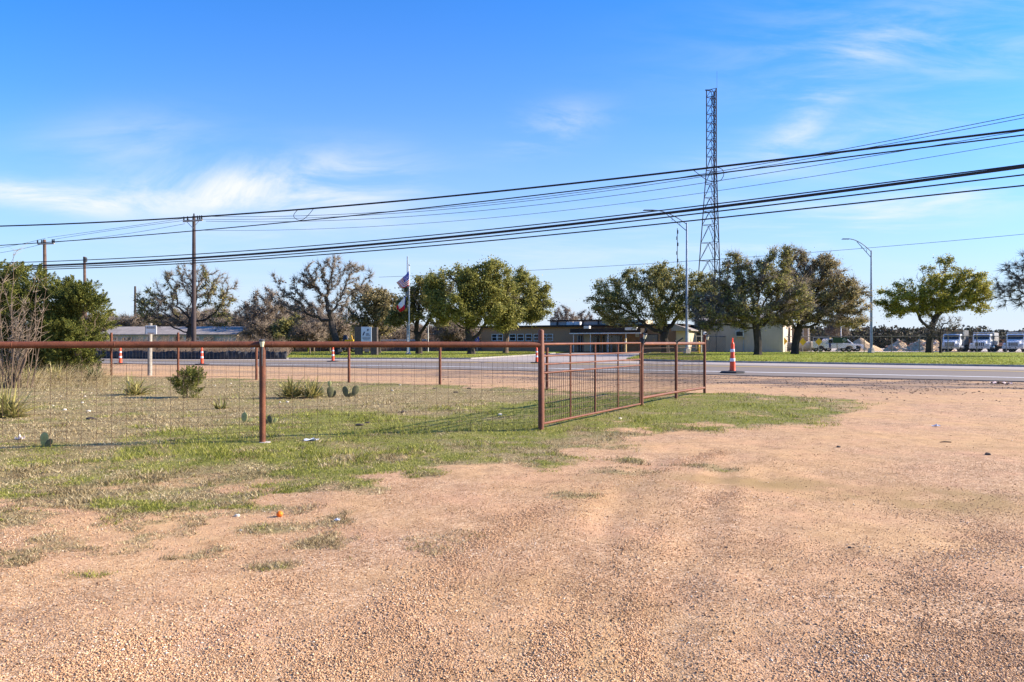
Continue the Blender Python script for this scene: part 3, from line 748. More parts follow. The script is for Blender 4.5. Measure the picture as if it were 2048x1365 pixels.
def wire(label, pts, A, B, r, m=cable_m, name='power_cable', grp='overhead cables', ext=0, deg=2):
    """pts: sightings along the cable; A, B: the plan line it follows (x, y)"""
    px = np.array([p[0] for p in pts], float); py = np.array([p[1] for p in pts], float)
    co = np.polyfit(px, py, min(deg, len(pts)-1))
    ax, ay = A; dx, dy = B[0]-A[0], B[1]-A[1]
    P = []
    for x in np.linspace(px.min()-(60 if ext else 0), px.max()+(120 if ext else 0), 40):
        k = (x-CX)/F; t = (ax-k*ay)/(k*dy-dx); X, Y = ax+dx*t, ay+dy*t
        y = np.polyval(co, x); P.append((X, Y, H+(HY-y)/F*Y))
    if ext:
        P = [Vector(p) for p in P]; a = P[0]-P[1]; a = a.normalized(); a.z *= .3; P = [P[0]+a*60]+P; b_ = (P[-1]-P[-2]).normalized(); b_.z *= .3; P = P+[P[-1]+b_*12]
    o = MB().tube(P, r, 6).build(name, m, smooth=True); tag(o, label, 'cable', grp); return o
NA, NB = (18.75, 25), (-34, 45)
wire('thick black cable, highest of the nearest cables', [(0, 453), (340, 437.6), (594, 419), (838, 400), (1300, 350), (1683, 304), (2048, 260)], NA, NB, .042, ext=1, deg=3)
wire('thinner black cable that crosses just below the highest thick cable', [(0, 491.5), (388, 462), (606, 442), (860, 415), (1300, 365), (1683, 315), (2048, 271)], NA, NB, .026, ext=1, deg=3)
LA, LB2 = (18.3, 24.4), (-35, 44.4)
wire('black cable, uppermost of the lower bundle of four', [(0, 526), (340, 513.5), (594, 493), (860, 472), (1300, 423), (1683, 378), (2048, 329.5)], LA, LB2, .024, ext=1, deg=3)
wire('thickest black cable, second in the lower bundle of four', [(0, 534), (340, 521), (594, 501.5), (860, 478), (1300, 430), (1683, 384), (2048, 333.5)], (18.2, 24.2), (-35, 44.2), .055, ext=1, deg=3)
wire('black cable, third from the top in the lower bundle', [(0, 537.5), (340, 524.5), (594, 508), (860, 485), (1300, 438.5), (1683, 394), (2048, 350)], LA, LB2, .027, ext=1, deg=3)
wire('black cable, lowest of all the near cables', [(0, 541), (340, 530), (594, 513), (860, 492), (1300, 451), (1683, 410), (2048, 371.5)], LA, LB2, .027, ext=1, deg=3)
PA, PB = (X0, 58), (24.9, 33)
wire('thin cable from the pole top, topmost at the right edge', [(388, 433), (606, 432), (860, 417), (1300, 366), (1683, 299), (2048, 229.5)], PA, PB, .017, cable_g, ext=0, deg=3)
wire('thin cable from the crossarm, second from the top at the right edge', [(404, 439), (606, 437), (860, 421), (1300, 371), (1775, 288), (2048, 236.5)], PA, PB, .016, cable_g, deg=3)
wire('thin cable from the crossarm dipping below the thick cable', [(412, 443), (606, 443), (860, 430), (1300, 383), (1683, 322), (2048, 262)], PA, PB, .016, cable_g, deg=3)
wire('faint thin cable below the crossarm cables', [(390, 461), (540, 461), (860, 446), (1300, 401), (1683, 344), (2048, 283)], PA, PB, .013, cable_g, deg=3)
for i, (a, b, c, lab) in enumerate(((434, 453, 476, 'thin cable between the two crossarm poles, upper'), (440, 456, 480, 'thin cable between the two crossarm poles, middle'), (448, 467, 485, 'thin cable between the two crossarm poles, lower'))):
    wire(lab, [(388-10*i+2, a), (260, b), (95+8*i, c)], (X0, 58), (X1, 70), .016, cable_g)
for i, (a, b, lab) in enumerate(((477, 497, 'thin cable running left from the brown pole, upper'), (487, 507, 'thin cable running left from the brown pole, lower'))):
    wire(lab, [(91, a), (45, (a+b)/2+1), (-30, b+3)], (X1, 70), (X1-24, 84), .018, cable_g)
wire('far thin cable behind the oaks and street lamps', [(758, 555), (1065, 541), (1350, 524), (1740, 496.5), (2048, 469), (2300, 443)], (-17, 97), (54, 72), .022, cable_g)
def loop(px, py, label):
    P = []
    for x, y in zip(px, py):
        k = (x-CX)/F; ax, ay = NA; dx, dy = NB[0]-ax, NB[1]-ay; t = (ax-k*ay)/(k*dy-dx); X, Y = ax+dx*t, ay+dy*t
        P.append(Vector((X, Y-.03, H+(HY-y)/F*Y)))
    Q = []
    for i in range(len(P)-1):
        p0, p1, p2, p3 = P[max(i-1, 0)], P[i], P[i+1], P[min(i+2, len(P)-1)]
        for j in range(6):
            u = j/6; Q.append(.5*((2*p1)+(p2-p0)*u+(2*p0-5*p1+4*p2-p3)*u*u+(3*p1-p0-3*p2+p3)*u**3))
    Q.append(P[-1])
    o = MB().tube(Q, .014, 6).build('cable_loop', cable_m, smooth=True); tag(o, label, 'cable', 'slack loops on the upper cable')
loop([598, 590, 588, 596, 606, 617, 628], [418.5, 427, 434, 440.5, 440, 431, 417.5], 'slack cable loop hanging from the thick cable right of the dark pole')
loop([1386, 1398, 1412, 1428, 1441, 1447, 1444, 1434], [341, 350, 360, 364, 361, 350, 340, 336], 'slack cable loop hanging from the thick cable in front of the lattice tower')

# ---------------------------------------------------------------- street lamps
def street_lamp(label, px, Y, ytop, xarm, yarm):
    X = (px-CX)/F*Y; zt = H+(HY-ytop)/F*Y
    t = thing('street_lamp', label, 'street lamp', (X, Y, 0), 0, 'tall street lamps beyond the road')
    xa = (xarm-px)/F*Y; za = H+(HY-yarm)/F*Y
    MB().tube([(0, 0, .6), (0, 0, zt*.5), (0, 0, zt+.15)], [.17, .13, .09], 12).build('pole', steel, t, local=True, smooth=True)
    MB().box((0, 0, .33), (.62, .62, .66), .3, taper=.8).build('base', conc, t, local=True, bevel=.03)
    def bz(p0, p1, p2, n=10): return [tuple((1-u)**2*a+2*u*(1-u)*b+u*u*c for a, b, c in zip(p0, p1, p2)) for u in [i/n for i in range(n+1)]]
    mb = MB()
    mb.tube(bz((0, 0, zt), (xa*.42, 0, zt+(za-zt)*.98), (xa*.78, 0, za+.02)), .055, 8)
    mb.tube([(0, 0, zt-.75), (xa*.30, 0, zt+(za-zt)*.30), (xa*.50, 0, zt+(za-zt)*.80)], .045, 8)
    for u in (.16, .34): mb.tube([(xa*u, 0, zt+(za-zt)*u*1.4), (xa*u, 0, zt-.55+(za-zt)*u*1.75)], .03, 6)
    mb.build('arm', steel, t, local=True, smooth=True)
    MB().box((xa*.89, 0, za), (abs(xa)*.26, .30, .10), taper=.8).build('lamp_head', dark_m, t, local=True, bevel=.02)
    return t
street_lamp('tall grey street lamp with arm to the left, behind the gate', 1373.5, 74.5, 449, 1287, 421)
street_lamp('tall grey street lamp right of the brown oaks', 1742.3, 84, 504, 1684.5, 478.5)

# ---------------------------------------------------------------- lattice tower and masts
TX, TY = (1424.5-CX)/F*130, 130.0
tw = thing('radio_tower', 'tall three legged steel lattice radio tower behind the oaks', 'radio tower', (TX, TY, 0))
zt = H+(HY-181)/F*130; zk = H+(HY-335)/F*130
def TR(z): return 1.16 if z > zk else 1.16+(zk-z)*.066
angs = [math.radians(a) for a in (176, 54, -64)]
def leg(k, z): r = TR(z); return Vector((r*math.cos(angs[k])*.93-.02*max(0, zk-z)*.6, r*math.sin(angs[k]), z))
for k in range(3): MB().tube([leg(k, 0), leg(k, zk), leg(k, zt)], .095, 6).build('leg', tower_m, tw, local=True)
mb = MB(); z = 0; st = 3.4; levels = []
while z < zt-1:
    levels.append(z); z += 3.4 if z < zk-12 else (2.6 if z < zk else 1.62)
levels.append(zt)
for a, b in zip(levels[:-1], levels[1:]):
    for k in range(3):
        q = (k+1) % 3; m1 = (leg(k, b)+leg(q, b))/2
        mb.tube([leg(k, a), m1], .055, 4, caps=False); mb.tube([leg(q, a), m1], .055, 4, caps=False)
        mb.tube([leg(k, b), leg(q, b)], .055, 4, caps=False)
mb.build('bracing', tower_m, tw, local=True)
mb = MB()
for o_ in (-.18, .18):
    mb.tube([leg(1, 0)+Vector((-.35+o_, -.1, 0)), leg(1, zk)+Vector((-.35+o_, -.1, 0)), leg(1, zt)+Vector((-.35+o_, -.1, 0))], .035, 4)
zz = 1.0
while zz < zt: mb.tube([leg(1, zz)+Vector((-.53, -.1, 0)), leg(1, zz)+Vector((-.17, -.1, 0))], .02, 4); zz += .8
mb.build('ladder', tower_m, tw, local=True)
MB().tube([(leg(2, zt)+Vector((.1, 0, 0))), (leg(2, zt)+Vector((.1, 0, 3.2)))], .02, 5).build('antenna_rod', tower_m, tw, local=True)
q = leg(0, zt); MB().box(q+Vector((.2, 0, .05)), (.9, .3, .12)).build('antenna_mount', dark_m, tw, local=True); MB().box(leg(1, zt)+Vector((-.4, 0, -1.6)), (.2, .2, 1.4)).build('panel_antenna', dark_m, tw, local=True)

def mast(label, px, Y, y0, y1, r, m, grp='thin masts'):
    X = (px-CX)/F*Y; za = H+(HY-y1)/F*Y; zb = H+(HY-y0)/F*Y
    t = thing('antenna_mast', label, 'mast', (X, Y, 0), 0, grp)
    MB().tube([(0, 0, 0), (0, 0, zb)], r, 6).build('mast_tube', m, t, local=True); return t, zb
t, zb = mast('thin antenna mast with small rods rising left of the nearest street lamp', 1354.5, 110, 457, 690, .055, tower_m)
for k, (dz, w) in enumerate(((.6, .25), (1.6, .2), (2.6, .3), (4.0, .2), (5.2, .25))):
    MB().tube([(w*.4*(-1)**k, 0, zb-dz-.28), (w*.4*(-1)**k, 0, zb-dz+.28)], .08, 8).build('antenna', dark_m, t, local=True)
mast('thin pale mast in the yard between the brown oaks and the second street lamp', 1682, 110, 620, 700, .075, white_d)
mast('pale steel mast left of the sign pillars, above the yellow backhoe', 694, 96, 612, 700, .08, steel)
mast('slim pale flag mast between the central oaks', 856.5, 92, 650, 706, .06, white_d)
# ---------------------------------------------------------------- trees
def grow(lobes, base, n_att, step, dk, trunk, seed, jit=.25, max_it=140, grav=0.0, hollow=.55):
    """space colonisation: limbs grow towards points spread through the crown lobes"""
    rg = np.random.default_rng(seed)
    vol = np.array([l[3]*l[4]*l[5] for l in lobes]); vol = vol/vol.sum()
    idx = rg.choice(len(lobes), n_att, p=vol)
    d = rg.normal(size=(n_att, 3)); d /= np.linalg.norm(d, axis=1)[:, None]
    r = rg.random(n_att)**hollow
    L = np.array(lobes)[idx]
    A = L[:, :3]+d*r[:, None]*L[:, 3:6]
    A = A[A[:, 2] > .5]
    P = [np.array(base, float)]; par = [-1]
    for q in trunk:
        a = P[-1]; q = np.array(q, float); k = max(1, int(np.linalg.norm(q-a)/step))
        for j in range(k):
            P.append(a+(q-a)*(j+1)/k+rg.normal(size=3)*.03*step); par.append(len(P)-2)
    nodes = np.array(P); best = np.full(len(A), 1e9); bi = np.zeros(len(A), int)
    new = np.arange(max(0, len(nodes)-3), len(nodes))
    alive = np.ones(len(A), bool)
    for it in range(max_it):
        D = np.linalg.norm(A[:, None, :]-nodes[new][None], axis=2)
        m = D.min(1); k = new[D.argmin(1)]
        up = m < best; best[up] = m[up]; bi[up] = k[up]
        alive &= best > dk
        if alive.sum() < 3: break
        g = bi[alive]; dirs = A[alive]-nodes[g]; dirs /= np.linalg.norm(dirs, axis=1)[:, None]
        u = np.unique(g); sm = np.zeros((len(nodes), 3)); np.add.at(sm, g, dirs)
        dd = sm[u]; nn_ = np.linalg.norm(dd, axis=1); dd = dd/np.maximum(nn_, 1e-6)[:, None]+rg.normal(size=dd.shape)*jit
        dd[:, 2] += grav; dd /= np.linalg.norm(dd, axis=1)[:, None]
        nw = nodes[u]+dd*step
        s = len(nodes); nodes = np.concatenate([nodes, nw]); par += list(u); new = np.arange(s, len(nodes))
        if len(nodes) > 9000: break
    return nodes, np.array(par)
def limbs(nodes, par, r_tip, r_trunk, ex=2.3, n_big=8):
    N_ = len(nodes); ch = [[] for _ in range(N_)]
    for i in range(1, N_): ch[par[i]].append(i)
    acc = np.full(N_, 0.0)
    for i in range(N_-1, -1, -1):
        if not ch[i]: acc[i] = r_tip**ex
        if par[i] >= 0: acc[par[i]] += acc[i]
    rad = acc**(1/ex); k = r_trunk/rad[0]
    rad = r_tip+np.clip((rad-r_tip)/max(rad[0]-r_tip, 1e-6), 0, 1)**1.3*(r_trunk-r_tip)
    mb = MB(); stack = [(0, None)]
    while stack:
        i, p = stack.pop(); chain = [] if p is None else [p]
        rr = [] if p is None else [rad[i]]
        while True:
            chain.append(i); rr.append(rad[i])
            if not ch[i]: break
            c = sorted(ch[i], key=lambda q: -acc[q]); stack += [(q, i) for q in c[1:]]; i = c[0]
        if len(chain) > 1:
            if p is None:
                rr[0] *= 1.35
                if len(rr) > 1: rr[1] *= 1.1
            m = max(rr); mb.tube([nodes[q] for q in chain], rr, n_big if m > .12 else (5 if m > .04 else 3), caps=False)
    return mb, rad, ch
def leaf_quads(c, size, rg, up=.3, asp=.6):
    n = len(c); nrm = rg.normal(size=(n, 3)); nrm[:, 2] += up; nrm /= np.linalg.norm(nrm, axis=1)[:, None]
    t = rg.normal(size=(n, 3)); t -= nrm*(t*nrm).sum(1)[:, None]; t /= np.linalg.norm(t, axis=1)[:, None]; b = np.cross(nrm, t)
    s = (size*rg.uniform(.6, 1.35, n))[:, None]
    V = np.stack([c-t*s, c+b*s*asp, c+t*s, c-b*s*asp], 1).reshape(-1, 3)
    return V, np.arange(4*n).reshape(n, 4)
def spikes(p0, p1, r):
    """thin three sided twigs"""
    n = len(p0); d = p1-p0; d /= np.maximum(np.linalg.norm(d, axis=1), 1e-6)[:, None]
    ref = np.where(np.abs(d[:, 2:3]) > .9, np.array([[1., 0, 0]]), np.array([[0, 0, 1.]]))
    u = np.cross(d, ref); u /= np.linalg.norm(u, axis=1)[:, None]; w = np.cross(d, u)
    r = np.broadcast_to(np.asarray(r, float).reshape(-1, 1), (n, 1))
    V = np.stack([p0+u*r, p0-u*r*.5+w*r*.87, p0-u*r*.5-w*r*.87, p1], 1).reshape(-1, 3)
    b = np.arange(n)[:, None]*4
    Fc = np.concatenate([b+np.array([0, 1, 3]), b+np.array([1, 2, 3]), b+np.array([2, 0, 3])], 0)
    return V, Fc
def tree(name, label, cat, base, lobes, trunk, seed, n_att=700, step=.42, dk=.75, r_trunk=0.34, r_tip=.022, leaf=None, n_leaf=27571, size=.096, spread=.38, twigs=0, twig_len=.7, twig_r=.012, twig_mat=None,
         bark_mat=None, group=None, jit=.25, grav=0, thin=.07, hollow=.55, up=.3, droop=0.0, holes=.0):
    t = thing(name, label, cat, base, 0, group)
    rg = np.random.default_rng(seed+100)
    nodes, par = grow(lobes, (0, 0, -.1), n_att, step, dk, trunk, seed, jit, grav=grav, hollow=hollow)
    mb, rad, ch = limbs(nodes, par, r_tip, r_trunk)
    mb.build('trunk', bark_mat or bark, t, local=True, smooth=True)
    tip = np.where(rad < thin)[0]; tip = tip[nodes[tip, 2] > 1.2]
    if leaf is not None and n_leaf:
        # leaves sit in tufts, and some boughs carry more of them than others
        w = .25+1.5*vnoise(nodes[tip, 0]*.55+seed, nodes[tip, 2]*.7+nodes[tip, 1]*.4, seed)
        holes = max(holes, .27)
        if holes: w = w*(vnoise(nodes[tip, 0]*.45+seed*3, nodes[tip, 2]*.5+nodes[tip, 1]*.45, seed+7) > holes)
        k = rg.choice(tip, n_leaf, p=w/w.sum())
        c = nodes[k]+rg.normal(size=(n_leaf, 3))*(spread*.75)*np.array([1, 1, .75])*rg.choice([.6, 1.05, 1.5], (n_leaf, 1), p=[.45, .38, .17])
        V, Fc = leaf_quads(c, size, rg, up); o = np_mesh('crown', V, Fc, leaf); o.parent = t
    if twigs:
        k = rg.choice(tip, twigs); d = nodes[k]-nodes[np.maximum(par[k], 0)]; d /= np.maximum(np.linalg.norm(d, axis=1), 1e-5)[:, None]
        d = d+rg.normal(size=d.shape)*.55; d[:, 2] += .1-droop; d /= np.linalg.norm(d, axis=1)[:, None]
        p0 = nodes[k]+rg.normal(size=d.shape)*.03; p1 = p0+d*(twig_len*rg.uniform(.4, 1.3, twigs))[:, None]
        V, Fc = spikes(p0, p1, twig_r); o = np_mesh('twigs', V, Fc, twig_mat or twig_m); o.parent = t
    return t
def lob(base, Y, spec):
    """lobes from sightings (px, py, half width px, half height px[, depth offset m]) at distance Y"""
    s = Y/F; out = []
    for q in spec:
        dy = q[4] if len(q) > 4 else 0
        X = (q[0]-CX)*s-base[0]; Z = H+(HY-q[1])*s
        rx, rz = q[2]*s*1.07, q[3]*s*1.07
        out.append((X, dy, Z, rx, (rx*.8 if len(q) < 6 else q[5]), rz))
    return out
def tr(base, Y, pts): s = Y/F; return [((a-CX)*s-base[0], (c[0] if c else 0), H+(HY-b)*s) for a, b, *c in pts]
def at(px, Y): return ((px-CX)/F*Y, Y, 0.0)

Y = 66; B = at(381, Y)
tree('bare_oak', 'wide spreading almost leafless oak behind the tall dark utility pole', 'tree', B,
     lob(B, Y, [(330, 610, 60, 38), (380, 570, 62, 42), (435, 590, 46, 45), (415, 555, 48, 28), (300, 600, 36, 20), (445, 640, 30, 20), (345, 640, 60, 18)]), tr(B, Y, [(380, 668), (385, 650)]), 3,
     n_att=820, step=.33, dk=.62, r_trunk=0.36, r_tip=.018, leaf=leaf_olive, n_leaf=3600, size=.10, spread=.24, twigs=7000, twig_len=.7, twig_r=.016, jit=.30, holes=.42)
Y = 68; B = at(674, Y)
tree('bare_oak', 'bare forked oak with long crooked limbs, left of the brick sign pillars', 'tree', B,
     lob(B, Y, [(585, 590, 50, 28), (640, 560, 50, 38), (680, 545, 50, 36), (715, 560, 38, 32), (560, 560, 28, 12), (600, 620, 40, 24), (660, 525, 30, 18), (660, 600, 45, 22)]), tr(B, Y, [(672, 680), (664, 650)]), 8,
     n_att=700, step=.35, dk=.70, r_trunk=0.33, r_tip=.018, leaf=leaf_bare, n_leaf=2200, size=.10, spread=.2, twigs=6500, twig_len=.68, twig_r=.017, jit=.32)
Y = 82; B = at(757, Y)
tree('brown_oak', 'thin tan leaved oak between the bare forked oak and the flagpoles', 'tree', B,
     lob(B, Y, [(735, 600, 42, 32), (765, 615, 42, 36), (720, 640, 35, 24), (750, 660, 45, 16), (780, 640, 30, 22)]), tr(B, Y, [(758, 670)]), 21,
     n_att=700, step=.42, dk=.6, r_trunk=0.28, leaf=leaf_tan, n_leaf=15000, size=.12, spread=.34, twigs=4000, twig_len=.7, twig_r=.014, up=.2)
Y = 74; B = at(838, Y)
tree('live_oak', 'dark live oak with low crooked limbs right behind the flagpoles', 'tree', B,
     lob(B, Y, [(845, 600, 52, 38), (865, 575, 48, 28), (800, 640, 42, 16), (830, 625, 50, 26), (880, 620, 36, 36)]), tr(B, Y, [(838, 692), (836, 676)]), 31,
     n_att=750, step=.40, dk=.62, r_trunk=0.34, leaf=leaf_olive, n_leaf=28950, size=.096, spread=.33, twigs=2500, twig_len=.6, holes=.2)
Y = 70; B = at(943, Y)
tree('live_oak', 'largest dense green live oak in the middle, left of the low brick building', 'tree', B,
     lob(B, Y, [(925, 570, 60, 40), (985, 570, 50, 50), (985, 545, 34, 26), (890, 600, 44, 46), (940, 620, 68, 36), (1000, 620, 50, 42), (870, 560, 30, 20), (900, 555, 40, 24)]), tr(B, Y, [(942, 690), (938, 672)]), 43,
     n_att=1300, step=.40, dk=.62, r_trunk=0.37, leaf=leaf_green, n_leaf=63415, size=.096, spread=.36, twigs=1500, twig_len=.5)
Y = 79; B = at(1011, Y)
tree('live_oak', 'green live oak whose trunk stands before the white framed windows', 'tree', B,
     lob(B, Y, [(1035, 575, 44, 36), (1060, 610, 46, 36), (1010, 620, 42, 34), (1085, 590, 20, 22), (1030, 555, 26, 20)]), tr(B, Y, [(1012, 685), (1014, 670)]), 57,
     n_att=950, step=.42, dk=.64, r_trunk=0.29, leaf=leaf_green, n_leaf=46872, size=.096, spread=.36, twigs=1200, twig_len=.5, bark_mat=bark_l)
Y = 77; B = at(1331, Y)
tree('live_oak', 'broad dark live oak with long low limbs before the entrance canopy', 'tree', B,
     lob(B, Y, [(1230, 600, 56, 36), (1290, 575, 62, 38), (1340, 560, 50, 34), (1390, 590, 54, 46), (1340, 620, 70, 32), (1215, 570, 34, 22), (1425, 600, 34, 40), (1250, 640, 48, 16), (1410, 560, 26, 22)]), tr(B, Y, [(1330, 690), (1328, 676)]), 65,
     n_att=1300, step=.42, dk=.66, r_trunk=0.44, leaf=leaf_olive, n_leaf=52386, size=.096, spread=.36, twigs=2500, twig_len=.6, holes=.15)
Y = 66; B = at(1515, Y)
tree('brown_oak', 'twiggy grey-brown oak with a straight dark trunk right of the lattice tower', 'tree', B,
     lob(B, Y, [(1470, 570, 50, 44), (1530, 560, 54, 46), (1440, 620, 66, 36), (1410, 640, 36, 20), (1500, 630, 60, 30), (1580, 600, 50, 46), (1475, 515, 26, 20), (1562, 510, 30, 26), (1430, 650, 36, 20)]), tr(B, Y, [(1516, 690), (1514, 662)]), 78,
     n_att=1250, step=.36, dk=.56, r_trunk=0.37, r_tip=.02, leaf=leaf_olive, n_leaf=27119, size=.096, spread=.32, twigs=12000, twig_len=.9, twig_r=.017, holes=.3)
Y = 72; B = at(1589, Y)
tree('brown_oak', 'rounded brown leaved oak beside the second street lamp', 'tree', B,
     lob(B, Y, [(1600, 560, 50, 44), (1650, 570, 50, 44), (1690, 600, 46, 38), (1630, 620, 60, 34), (1700, 640, 36, 18), (1650, 530, 34, 22), (1560, 630, 34, 28), (1590, 520, 30, 30)]), tr(B, Y, [(1590, 690), (1596, 662)]), 84,
     n_att=1300, step=.38, dk=.58, r_trunk=0.40, r_tip=.02, leaf=leaf_tan, n_leaf=38420, size=.096, spread=.34, twigs=12000, twig_len=.9, twig_r=.017)
Y = 83; B = at(1858, Y)
tree('live_oak', 'yellow-green live oak left of the white trucks', 'tree', B,
     lob(B, Y, [(1800, 600, 46, 30), (1840, 580, 50, 34), (1885, 550, 46, 34), (1930, 570, 50, 40), (1960, 600, 26, 32), (1880, 600, 60, 30), (1895, 520, 18, 14), (1800, 625, 34, 14)]), tr(B, Y, [(1860, 672), (1862, 656)]), 95,
     n_att=1200, step=.44, dk=.66, r_trunk=0.40, leaf=leaf_yel, n_leaf=42736, size=.096, spread=.34, twigs=2500, twig_len=.6, holes=.15)
Y = 60; B = at(2150, Y)
tree('bare_oak', 'bare dark limbs reaching in from the right edge above the trucks', 'tree', B,
     lob(B, Y, [(2075, 570, 90, 50), (2130, 540, 90, 60), (2030, 600, 44, 30), (2180, 570, 90, 60), (2050, 530, 50, 26)]), tr(B, Y, [(2148, 670), (2145, 640)]), 107,
     n_att=1000, step=.40, dk=.6, r_trunk=0.36, r_tip=.024, twigs=9000, twig_len=.75, twig_r=.02, jit=.3, droop=.15)
Y = 79; B = at(1881, Y)
tree('sapling', 'small crooked bare sapling in front of the chain link fence and white trucks', 'tree', B,
     lob(B, Y, [(1880, 655, 36, 22), (1905, 645, 24, 18), (1862, 660, 22, 18)]), tr(B, Y, [(1881, 692)]), 111,
     n_att=200, step=.3, dk=.45, r_trunk=0.14, r_tip=.018, leaf=leaf_bare, n_leaf=350, size=.09, spread=.2, twigs=500, twig_len=.6, twig_r=.014)
# winter trees and thickets further back: two patterns, copied
Y = 90.; B = (0., 0., 0.)
pa = tree('winter_tree', 'x', 'tree', (0, 0, 0), [(0, 0, 4.2, 2.6, 2.4, 2.0), (.6, 0, 5.6, 1.6, 1.5, 1.4), (-1, .3, 3.2, 1.8, 1.6, 1.2)], [(0, 0, 1.2)], 201, n_att=420, step=.34, dk=.55, r_trunk=0.14, r_tip=.016,
          leaf=leaf_brush, n_leaf=5200, size=.085, spread=.25, twigs=4200, twig_len=.75, twig_r=.015, bark_mat=twig_m, up=0)
pb = tree('winter_tree', 'x', 'tree', (0, 0, 0), [(0, 0, 2.4, 2.8, 2.2, 1.4), (1.2, 0, 3.4, 1.6, 1.4, 1.2), (-1.4, .3, 2.8, 1.5, 1.3, 1.3)], [(0, 0, .5)], 202, n_att=420, step=.32, dk=.5, r_trunk=0.10, r_tip=.016,
          leaf=leaf_brush, n_leaf=6500, size=.09, spread=.28, twigs=5200, twig_len=.8, twig_r=.016, bark_mat=twig_m, up=0)
pc = tree('evergreen_bush', 'x', 'tree', (0, 0, 0), [(0, 0, 2.4, 2.3, 2.0, 2.0), (.6, 0, 3.6, 1.5, 1.4, 1.3), (-1, .3, 2.6, 1.5, 1.4, 1.4)], [(0, 0, .6)], 203, n_att=380, step=.36, dk=.6, r_trunk=0.12, r_tip=.02,
          leaf=leaf_olive, n_leaf=11000, size=.12, spread=.32)
spots = [(pa, 215, 118, .95, 0), (pb, 250, 105, 1.0, 1), (pb, 300, 112, 1.2, 2), (pb, 350, 104, 1.3, 0), (pb, 415, 100, 1.5, 1), (pb, 455, 96, 1.2, 3), (pa, 500, 92, 1.05, 4), (pa, 535, 84, 1.25, 2),
         (pb, 520, 80, 1.0, 5), (pc, 578, 80, 1.0, 0), (pb, 620, 78, .95, 1.5), (pa, 628, 96, 1.0, 3), (pb, 660, 92, 1.2, 2.6), (pb, 700, 100, 1.2, 5), (pa, 640, 110, 1.2, 2), (pb, 745, 104, 1.2, 1),
         (pb, 790, 108, 1.1, 4), (pb, 860, 116, 1.1, 3.3), (pb, 900, 100, 1.15, 2.2), (pb, 925, 106, 1.2, .8), (pa, 1130, 122, 1.2, 2), (pa, 1165, 128, 1.2, 5), (pb, 1205, 126, 1.4, 1), (pa, 180, 108, 1.0, 2.2),
         (pa, 1675, 120, .95, 1), (pb, 1240, 130, 1.5, 3)]
spots += [(pb, 232, 112, 1.35, 1.1), (pb, 275, 104, 1.45, 2.9), (pb, 325, 108, 1.6, 4.4), (pb, 378, 110, 1.7, .6), (pb, 432, 106, 1.6, 3.5), (pb, 478, 100, 1.4, 5.2), (pa, 560, 100, 1.15, .9), (pa, 600, 112, 1.3, 4), (pb, 590, 94, 1.3, 2), (pa, 685, 112, 1.2, 5.5), (pb, 770, 112, 1.25, .3), (pb, 825, 112, 1.2, 1.9)]
first = {}
desc = {id(pa): ('bare brown winter tree in the thicket behind the lawn and houses', 'bare winter trees far behind'), id(pb): ('low tangled brown winter thicket tree far behind', 'low winter thickets far behind'), id(pc): ('dark olive evergreen tree in front of the brown winter thicket', None)}
for src, px, Yd, s, rz in spots:
    o = src if id(src) not in first else copy_tree(src)
    first[id(src)] = 1
    o.location = ((px-CX)/F*Yd, Yd, 0); o.rotation_euler = (0, 0, rz); o.scale = (s, s, s*random.uniform(.9, 1.08))
    o['label'] = desc[id(src)][0]
    if desc[id(src)][1]: o['group'] = desc[id(src)][1]

# far woods on the horizon: nobody could count these trees
def belt(name, lab, xs_, Yf, hfun, n, m, size):
    rg = np.random.default_rng(5)
    k = 900; cx = rg.uniform(xs_[0], xs_[1], k); cy = Yf+rg.uniform(0, 40, k)
    hh_ = hfun(cx)*rg.uniform(.6, 1.05, k); w_ = rg.uniform(1.5, 3.2, k)
    i = rg.integers(0, k, n); d = rg.normal(size=(n, 3)); d /= np.linalg.norm(d, axis=1)[:, None]; r_ = rg.random(n)**.35
    c = np.stack([cx[i]+d[:, 0]*r_*w_[i], cy[i]+d[:, 1]*r_*w_[i], np.maximum(.1, hh_[i]*.5+d[:, 2]*r_*hh_[i]*.5)], -1)
    V, Fc = leaf_quads(c, size, rg, .3, .8); o = np_mesh(name, V, Fc, m); tag(o, lab, 'woods', kind='stuff')
belt('distant_woods', 'dark brown and green line of distant woods along the horizon', (-190, 240), 190, lambda x: 3.6+1.4*vnoise(x*.05, x*0, 3)+.9*vnoise(x*.3, x*0, 8), 200000, woods_m, .36)
belt('distant_woods', 'brown winter woods on the horizon beyond the left edge', (-420, -95), 150, lambda x: 4.6+1.6*vnoise(x*.06, x*0, 5)+.9*vnoise(x*.3, x*0, 9), 80000, woods_m, .45)
belt('distant_woods', 'taller brown and green distant woods behind the gravel piles', (76, 150), 165, lambda x: 4.3+1.8*vnoise(x*.07+4, x*0, 3)+.8*vnoise(x*.4, x*0, 8), 90000, woods_m, .32)

